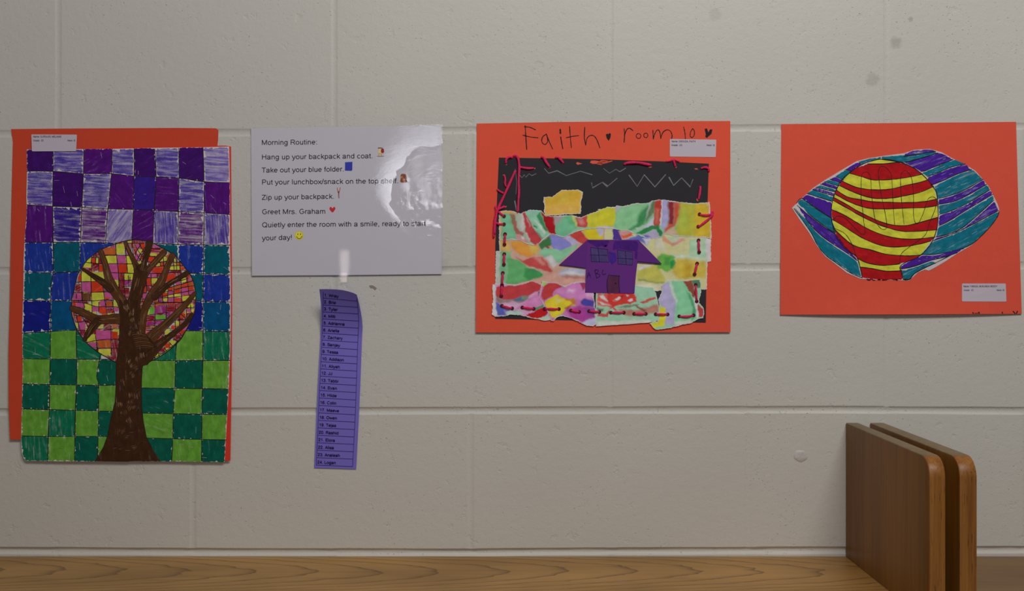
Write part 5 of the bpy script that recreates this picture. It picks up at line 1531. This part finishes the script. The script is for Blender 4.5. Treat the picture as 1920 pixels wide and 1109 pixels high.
    for pts in ([(1048, 497.2), (1102, 449.4), (1101, 470), (1099, 504), (1075, 500)], [(1196.8, 449.8), (1241.4, 495.4), (1220, 494.2), (1194.6, 492.4)]):
        r = MB(B0 + 0.0026 if pts[0][0] < 1100 else B0 + 0.0032, hf, 13)
        if sum(pts[i][0] * pts[(i + 1) % len(pts)][1] - pts[(i + 1) % len(pts)][0] * pts[i][1] for i in range(len(pts))) > 0:
            pts = pts[::-1]
        r.sheet(pts, 'paper', C(80, 36, 104), 0.0003)
        if pts[0][0] > 1100 or max(p[0] for p in pts) > 1200:
            r.line([(1196, 491), (1220, 493.2), (1240, 495)], 1.2, 1, HB, jit=0.3)
        else:
            r.line([(1050, 497.2), (1075, 500), (1098, 503.4)], 1.0, 1, HB, jit=0.3)
        r.build('roof_wing', ho, org)

    # ---- yarn
    def yarn(pts, r=2.15, n=4, flat=False):
        """pts: (px, py, mm above the sheet)"""
        c3 = []
        for x, y, h in pts:
            c3.append(Vector(at(x, y, B0 + hf(x, y) + 0.0022 + h * 0.001)))
        cs = smooth3(c3, n)
        K = 8
        V, F = [], []
        tw = 0
        for i, p in enumerate(cs):
            t = (cs[min(i + 1, len(cs) - 1)] - cs[max(i - 1, 0)]).normalized()
            u = t.cross(Vector((0, 1, 0)))
            if u.length < 1e-4:
                u = t.cross(Vector((1, 0, 0)))
            u.normalize()
            w = t.cross(u)
            tw += 0.35
            rr = r / PXM * (0.72 if i in (0, len(cs) - 1) else 1.0)
            for k in range(K):
                a = 2 * math.pi * k / K + tw
                q = rr * (1 + 0.13 * math.cos(2 * (a - tw) + tw * 2.2))
                V.append(p + u * q * math.cos(a - tw) + w * q * math.sin(a - tw) * 0.85)
        for i in range(len(cs) - 1):
            for k in range(K):
                F.append((i * K + k, i * K + (k + 1) % K, (i + 1) * K + (k + 1) % K, (i + 1) * K + k))
        F.append(tuple(range(K - 1, -1, -1)))
        F.append(tuple((len(cs) - 1) * K + k for k in range(K)))
        me = bpy.data.meshes.new('yarn_stitch')
        me.from_pydata([(v.x - org[0], v.y - org[1], v.z - org[2]) for v in V], [], F)
        me.materials.append(M['yarn'])
        for p in me.polygons:
            p.use_smooth = True
        o = bpy.data.objects.new('yarn_stitch', me)
        o.parent = root
        COL.objects.link(o)

    def smooth3(P, n):
        out = []
        N = len(P)
        for i in range(N - 1):
            p0, p1, p2, p3 = P[max(0, i - 1)], P[i], P[i + 1], P[min(N - 1, i + 2)]
            for j in range(n):
                t = j / n
                out.append(0.5 * ((2 * p1) + (p2 - p0) * t + (2 * p0 - 5 * p1 + 4 * p2 - p3) * t * t + (3 * p1 - p0 - 3 * p2 + p3) * t ** 3))
        out.append(P[-1])
        return out

    holes = MB(B0 + 0.0026, hf, 14)

    def st(a, c, sag=0.0, hole=True, lo=-1.2, hi=1.3):
        mx, my = (a[0] + c[0]) / 2, (a[1] + c[1]) / 2
        yarn([(a[0], a[1], lo), (a[0] * .8 + c[0] * .2, a[1] * .8 + c[1] * .2 + sag * .7, hi), (mx, my + sag, hi + 0.3), (a[0] * .2 + c[0] * .8, a[1] * .2 + c[1] * .8 + sag * .7, hi), (c[0], c[1], lo)])
        if hole:
            for p, q in ((a, c), (c, a)):
                d = Vector((p[0] - q[0], p[1] - q[1])).normalized()
                holes.dot(p[0] + d.x * 0.5, p[1] + d.y * 0.5, 3.5, 0, C(58, 14, 26), n=14)
    for a, c in [((947, 439.8), (946, 458)), ((945.6, 477.3), (944.9, 495.5)), ((942.8, 512.7), (941.4, 534)), ((941.2, 536.5), (940, 555)),
                 ((980, 577), (1000.3, 579.4)), ((1021.7, 579.6), (1047.6, 580)), ((1071, 582.8), (1085.5, 585.3)), ((1105, 584), (1123.4, 585.3)),
                 ((1146, 586.6), (1169.3, 586.6)), ((1189.5, 589), (1210.4, 589)), ((1230, 589.7), (1251.4, 590)),
                 ((1304.4, 535), (1306.3, 565)), ((1307, 495), (1302.6, 514)), ((1309.9, 451.4), (1311, 472.4))]:
        st(a, c)
    st((941.6, 574), (959.9, 578.4), 0.6)
    st((1274, 593.5), (1300, 591.6), 1.6)
    E = 0.6
    yarn([(1311.7, 401.7, -1.2), (1316, 403.4, E), (1326, 404, E), (1335, 401, E), (1336.5, 396.5, 0.0)])
    yarn([(1309.3, 425, -1.2), (1313, 423.4, E), (1324, 415, E), (1333, 407, E + .6), (1336.5, 401, E)])
    for p in ((1311.7, 401.7), (1309.3, 425), (945.3, 405.6), (945.2, 420.7)):
        holes.dot(p[0], p[1], 3.3, 0, C(70, 24, 26), n=14)
    D = -1.2                                          # yarn over the bare black sheet lies lower
    yarn([(1313, 349.4, D), (1313, 356, 0), (1311.4, 366, 0), (1309.6, 374.6, D)])
    yarn([(1314, 316.4, D), (1319, 314.4, -.2), (1325, 314.4, -.2), (1328.6, 317, -.2), (1329, 322, D)])
    yarn([(1248.6, 303, D), (1256, 302, -.4), (1263, 299.6, -.2), (1269, 301.4, -.2), (1274, 303.4, D)], 1.5)
    yarn([(1263, 299.6, -.2), (1264.6, 306, 0), (1266.6, 312.8, D)], 2.0)
    yarn([(1170, 309, D), (1174, 306.4, 0), (1184, 305, .3), (1196, 305.2, .3), (1212, 308, 0), (1221, 309.6, D)], 2.5)
    yarn([(948.6, 307, D), (949, 300, 0), (952.6, 295.6, 0), (957.6, 294.6, 0), (961, 296.6, D)])
    yarn([(962, 293.4, D), (967, 291.8, 0), (971.4, 297, .2), (973, 306, .2), (973.6, 318, .6), (972.4, 340, .8), (973, 362, .8), (971.6, 380, .8), (971, 398, .8)], 2.2)
    yarn([(973, 312.6, 0), (980, 314.6, 0), (991, 316, 0), (1001, 315.4, D)])
    yarn([(1014.4, 294.8, D), (1019, 295.6, 0), (1024, 304, .2), (1030.8, 313.6, D)], 2.5)
    yarn([(1041, 296.2, D), (1046, 295, 0), (1051, 299, .2), (1057, 306.6, D)], 2.2)
    yarn([(945.3, 328, D), (947.4, 336, 0), (946.8, 344, 0), (949, 351, D)], 1.9)
    yarn([(966.6, 320, .8), (961, 332, .8), (954, 348, .8), (944, 370, .8), (935.4, 388, .8), (931, 400, .8), (928, 418, .6), (927.4, 440, .4)], 2.5)
    yarn([(932, 355, D), (937, 359, 0), (944.6, 363, D)], 1.9)
    yarn([(933, 393, .4), (939, 390.6, .2), (946.6, 387.4, D)], 2.2)
    yarn([(935, 397, .4), (940, 402, .3), (945.3, 405.6, -1.2)], 2.2)
    yarn([(929.6, 417.6, .3), (936, 420.6, .4), (945.2, 420.7, -1.2)], 2.2)
    yarn([(929, 386, 0), (930.6, 396, .8), (929, 410, .8), (926.4, 425, .4), (926, 446, 0)], 1.9)
    tag(holes.build('punched_holes', root, org), 'dark holes punched for the yarn')
    sticker(root, org, hf, B0 + 0.0005, [(1256, 260.8), (1255.8, 293.8), (1342, 294.8), (1343, 262)],
            [('Name: DSOUZA, FAITH', 1259.6, 266.8, 1304, 267), ('Grade:  03', 1259, 273.8, 1278.7, 274), ('Hmrm: 10', 1324.9, 274, 1339.7, 274.2)], 19)


build_collage()


# ------------------------------------------------------------------ hand picture
def build_hand():
    rng = random.Random(51)

    def hf(x, y):
        u = (x - 1690) / 226.0
        d = max(0.0, (y - 532) / 58.0)
        return 0.0006 + 0.0018 * max(0.0, (y - 235) / 355.0) + 0.0048 * d ** 1.6 * max(0.0, 1 - u * u)
    org = at(1690, 591, 0)
    root = empty('hand_picture', org)
    tag(root, 'orange sheet bearing a red and yellow striped circle amid teal and purple bands', 'drawing')
    z = Z(1440, 210, 2.704)
    b = MB(0.0, hf, 21)
    out = rough([(1465.1, 233), (1463.6, 420), (1463, 590.6), (1560, 590.4), (1690, 590), (1820, 589.4), (1915.9, 589), (1910, 400), (1905.2, 228.6), (1700, 230.6)], 10, 0, rng)
    b.sheet(out, 'paper', C(182, 69, 52), 0.0003, 0.0, 9.0)
    zz = Z(1780, 510, 10.08)
    for pts, w in (([(445, 772), (452, 786)], 2.2), ([(556, 766), (566, 784)], 2.4), ([(1003, 762), (1003, 786)], 1.8), ([(1208, 750), (1240, 786)], 2.2), ([(1288, 746), (1268, 786)], 2.0), ([(480, 784), (540, 786)], 1.2)):
        b.line(zz(pts), w, 3, BLACK, jit=0.2)
    b.build('backing_sheet', root, org)
    # the cut-out
    d = MB(0.0006, hf, 22)
    lens = z([(122, 487), (165, 445), (230, 385), (290, 345), (390, 285), (450, 250), (510, 235), (590, 223), (690, 210), (740, 193), (820, 188), (880, 205), (935, 236), (1000, 268), (1050, 298), (1090, 343), (1120, 380), (1145, 430), (1165, 470), (1173, 500), (1165, 530), (1130, 580), (1080, 632), (1030, 678), (960, 718), (900, 758), (850, 788), (815, 806), (795, 800), (760, 815), (735, 838), (715, 856), (650, 853), (560, 852), (470, 847), (400, 817), (330, 763), (290, 733), (250, 683), (208, 613), (158, 543)])
    lo = rough(lens, 1.5, 0.55, rng, zig=True)
    A = sum(lo[i][0] * lo[(i + 1) % len(lo)][1] - lo[(i + 1) % len(lo)][0] * lo[i][1] for i in range(len(lo)))
    if A > 0:
        lo = lo[::-1]
    d.sheet(lo, 'paper', C(166, 160, 160), 0.0003)
    RED, YEL, TEA, PUR = C(146, 12, 18), C(172, 172, 48), C(4, 92, 110), C(58, 22, 122)

    def band(top, bot, c, cov, ang=None, inset=-0.3, rag=0.6):
        t, q = smooth(top, n=3), smooth(bot, n=3)
        pts = z(t + q[::-1])
        if ang is None:
            ang = math.atan2(top[-1][1] - top[0][1], top[-1][0] - top[0][0])
        d.fill(pts, 1, c[:3] + (cov,), ang, inset, rag, 3.0)
    c1 = [(505, 264), (590, 263), (640, 257), (668, 256)]
    c2 = [(412, 310), (480, 330), (530, 345), (590, 345), (650, 340), (720, 330), (785, 315)]
    c3 = [(375, 350), (440, 380), (500, 392), (560, 395), (630, 390), (700, 372), (760, 360), (815, 343)]
    c4 = [(360, 372), (430, 405), (500, 430), (560, 440), (640, 435), (720, 420), (780, 405), (840, 378)]
    c5 = [(345, 395), (400, 430), (470, 445), (530, 455), (600, 458), (700, 460), (790, 455), (857, 442)]
    c6 = [(338, 415), (400, 450), (460, 475), (520, 490), (600, 492), (700, 488), (790, 485), (860, 475)]
    c7 = [(330, 432), (400, 470), (450, 500), (520, 535), (580, 560), (640, 575), (710, 575), (790, 555), (862, 535)]
    c8 = [(327, 447), (400, 487), (460, 522), (540, 562), (600, 585), (680, 605), (760, 605), (858, 598)]
    c9 = [(322, 495), (380, 520), (440, 555), (500, 590), (570, 620), (650, 640), (740, 645), (846, 635)]
    c10 = [(326, 545), (400, 590), (470, 635), (550, 670), (620, 685), (700, 682), (760, 672), (825, 655)]
    c11 = [(342, 600), (390, 645), (440, 680), (520, 700), (600, 722), (670, 728), (720, 730), (775, 726)]
    c12 = [(452, 742), (500, 765), (570, 778), (640, 775), (668, 770)]
    c13 = [(465, 787), (530, 795), (600, 808), (680, 805)]
    arc_top = [(505, 262), (545, 245), (575, 240), (620, 244), (668, 255)]
    arc12 = [(412, 310), (450, 285), (505, 264)]
    band(arc_top, c1, YEL, 0.72)
    d.fill(z(smooth(c1, n=3) + smooth([(668, 256), (740, 285), (785, 315)], n=3) + smooth(c2, n=3)[::-1] + smooth(arc12, n=3)), 1, RED[:3] + (0.7,), 0.05, -0.3, 0.6, 3)
    R_ = 0.72
    band(c2, c3, YEL, 0.73)
    band(c3, c4, RED, R_); band(c4, c5, YEL, 0.72); band(c5, c6, RED, R_); band(c6, c7, YEL, 0.72); band(c7, c8, RED, R_); band(c8, c9, YEL, 0.72); band(c9, c10, RED, 0.68); band(c10, c11, YEL, 0.72)
    d.fill(z(smooth(c11, n=3) + [(740, 748), (700, 760), (668, 770)] + smooth(c12, n=3)[::-1] + [(420, 713), (385, 686), (350, 640), (342, 600)]), 1, RED[:3] + (0.72,), 0.1, -0.3, 0.6, 3)
    band(c12, c13, YEL, 0.72)
    band(c13, [(478, 842), (560, 850), (640, 851), (684, 850)], RED, 0.74)
    # bands outside the circle, right
    right = [
        ([(690, 214), (740, 196), (820, 191), (850, 200)], [(690, 226), (760, 216), (800, 208), (850, 201)], PUR, 0.55),
        ([(575, 227), (690, 219), (760, 212), (845, 203)], [(575, 240), (690, 255), (760, 240), (862, 208)], TEA, 0.60),
        ([(690, 256), (760, 240), (862, 208), (935, 238)], [(775, 302), (800, 298), (840, 280), (938, 242)], PUR, 0.56),
        ([(780, 308), (840, 286), (890, 262), (945, 242)], [(808, 328), (870, 305), (930, 280), (1000, 264)], TEA, 0.63),
        ([(808, 332), (870, 308), (930, 284), (1002, 266)], [(826, 372), (900, 343), (960, 315), (1032, 292)], PUR, 0.60),
        ([(842, 378), (900, 348), (960, 320), (1038, 292)], [(862, 440), (920, 425), (990, 400), (1090, 343)], TEA, 0.56),
        ([(862, 446), (920, 430), (990, 404), (1092, 346)], [(865, 468), (930, 458), (1000, 430), (1108, 368)], PUR, 0.60),
        ([(866, 474), (930, 462), (1000, 434), (1112, 370)], [(868, 520), (920, 505), (1000, 470), (1125, 395)], TEA, 0.58),
        ([(866, 528), (920, 508), (1000, 474), (1128, 398)], [(866, 578), (920, 552), (990, 508), (1140, 418)], PUR, 0.57),
        ([(864, 585), (920, 558), (990, 514), (1142, 424)], [(852, 634), (920, 618), (1000, 578), (1145, 448)], TEA, 0.58),
        ([(850, 640), (920, 622), (1000, 584), (1147, 454)], [(838, 654), (900, 632), (980, 600), (1170, 500)], PUR, 0.54),
        ([(832, 660), (900, 636), (980, 604), (1171, 504)], [(776, 724), (850, 722), (960, 700), (1030, 672), (1080, 630), (1130, 578), (1164, 530), (1171, 506)], TEA, 0.57),
        ([(668, 786), (770, 732), (850, 728), (920, 710), (1000, 690)], [(670, 798), (740, 784), (830, 752), (900, 735), (960, 714)], PUR, 0.60),
        ([(676, 806), (740, 790), (830, 757)], [(686, 848), (718, 848), (740, 822), (790, 793), (850, 766)], TEA, 0.56),
    ]
    left = [
        ([(462, 252), (510, 238), (575, 228)], [(470, 266), (510, 250), (575, 240)], TEA, 0.66),
        ([(392, 292), (450, 258), (468, 262)], [(424, 302), (452, 280), (472, 268)], PUR, 0.68),
        ([(344, 326), (390, 294)], [(382, 346), (422, 304)], TEA, 0.63),
        ([(314, 342), (340, 328)], [(368, 360), (380, 348)], PUR, 0.58),
        ([(286, 354), (310, 344)], [(358, 376), (366, 362)], TEA, 0.62),
        ([(266, 366), (284, 356)], [(350, 392), (356, 380)], PUR, 0.6),
        ([(242, 382), (262, 370)], [(343, 406), (346, 396)], TEA, 0.6),
        ([(226, 394), (240, 384)], [(338, 428), (340, 412)], PUR, 0.52),
        ([(198, 414), (224, 396)], [(326, 454), (334, 432)], TEA, 0.66),
        ([(172, 438), (195, 418)], [(322, 540), (325, 460)], PUR, 0.66),
        ([(148, 462), (172, 442), (232, 484), (280, 508), (322, 540)], [(200, 512), (270, 568), (342, 614), (328, 570), (322, 545)], TEA, 0.58),
        ([(148, 474), (200, 518), (270, 574), (345, 622), (400, 690), (450, 745)], [(190, 540), (240, 600), (300, 650), (400, 715), (452, 754)], PUR, 0.57),
        ([(132, 484), (180, 532), (240, 606), (300, 656), (400, 722), (454, 762)], [(215, 605), (250, 672), (290, 722), (350, 767), (420, 815), (474, 838)], TEA, 0.60),
    ]
    for t, q, c, cov in right + left:
        ang = math.atan2(q[-1][1] - q[0][1], q[-1][0] - q[0][0])
        band(t, q, c, cov + 0.05, ang, -0.2, 0.9)
        # stroke ends showing paper between the bands
    DKT, DKP = C(0, 60, 84), C(34, 8, 84)
    for t, q, c, cov in right:
        for _ in range(8):
            s = rng.random()
            mid = [((a[0] + e[0]) / 2, (a[1] + e[1]) / 2) for a, e in zip([t[0], t[-1]], [q[0], q[-1]])]
            x = mid[0][0] + (mid[1][0] - mid[0][0]) * (0.12 + 0.7 * s)
            yt, yb = np.interp(x, [p[0] for p in t], [p[1] for p in t]), np.interp(x, [p[0] for p in q], [p[1] for p in q])
            if yb - yt < 8:
                continue
            y = yt + (yb - yt) * rng.uniform(0.25, 0.75)
            sl = (q[-1][1] - q[0][1]) / (q[-1][0] - q[0][0])
            L = rng.uniform(8, 26)
            d.line(z([(x, y), (x + L, y + L * sl)]), rng.uniform(0.6, 1.4), 2, rng.choice([C(132, 134, 152), DKT if c is TEA else DKP])[:3] + (0.6,), 'marker', taper=True)
    # black felt-pen lines
    ink = lambda pts, w=1.05, n=4: d.line(smooth(z(pts), n=n), w, 4, BLACK, jit=0.3)
    circ = [(478, 842), (470, 800), (450, 735), (420, 715), (385, 685), (350, 640), (332, 590), (321, 530), (324, 470), (340, 410), (375, 345), (425, 300), (490, 260), (575, 240), (660, 252), (740, 285), (800, 335), (845, 392), (858, 430), (863, 530), (855, 595), (835, 652), (800, 702), (755, 740), (700, 762), (670, 785), (674, 810), (686, 850)]
    ink(circ, 1.6)
    for c in (c1, c2, c3, c4, c5, c6, c7, c8, c9, c10, c11, c12, c13):
        ink(c, 1.5)
    for t, q, _, _ in right:
        ink(q, 1.4, 3)
    ink([(690, 256), (760, 238), (862, 208)], 1.0)
    for t, q, _, _ in left[:-1]:
        if len(q) > 3:
            ink(q[::1] if q[0][0] < q[-1][0] else q, 1.4, 3)
        else:
            ink([t[0], q[0]], 1.3)
    ink([(145, 462), (172, 438), (232, 484), (322, 540)], 1.0)
    ink([(148, 474), (200, 518), (270, 574), (345, 622)], 1.0)
    ink([(132, 490), (215, 607), (250, 674), (290, 724), (350, 769), (420, 817), (478, 842)], 1.3)
    ink([(690, 852), (718, 850), (742, 822), (792, 793), (852, 765), (930, 725)], 1.3)
    for _ in range(26):
        x = rng.uniform(500, 700)
        d.line(z([(x, 850 + rng.uniform(-2, 3)), (x + rng.uniform(4, 12), 851 + rng.uniform(-3, 3))]), rng.uniform(0.8, 1.8), 4, C(60, 8, 14), jit=0.4)
    thin = lambda pts: ink(pts, 1.0)
    thin([(472, 470), (472, 400), (474, 325), (488, 307), (508, 308), (520, 335), (524, 400), (532, 480), (545, 550), (570, 590), (592, 596), (603, 580), (595, 520), (576, 430), (566, 370), (560, 320), (562, 290), (580, 275), (606, 290), (626, 325), (632, 420), (636, 500), (642, 572)])
    thin([(472, 440), (480, 500), (486, 560), (492, 600), (488, 620), (470, 618), (430, 578), (385, 535), (350, 530), (330, 552)])
    thin([(690, 570), (682, 500), (675, 420), (673, 325), (690, 300), (712, 308), (730, 345), (738, 430), (738, 520), (746, 560), (762, 565), (785, 520), (803, 465), (815, 438), (840, 432), (856, 452), (845, 500), (820, 560), (800, 620), (760, 655), (710, 690), (675, 722), (667, 770)])
    thin([(340, 592), (390, 618), (425, 670), (446, 730)])
    d.build('cut_out_drawing', root, org)
    sticker(root, org, hf, 0.0005, [(1803.8, 532), (1803.6, 565.6), (1887, 566), (1885.8, 532)],
            [('Name: YANGGI, MUKUNDA REDDY', 1806.6, 538.9, 1869.8, 539), ('Grade:  03', 1807.3, 546.1, 1825, 546.2), ('Hmrm: 10', 1868.8, 546.1, 1883, 546.2)], 29)


build_hand()
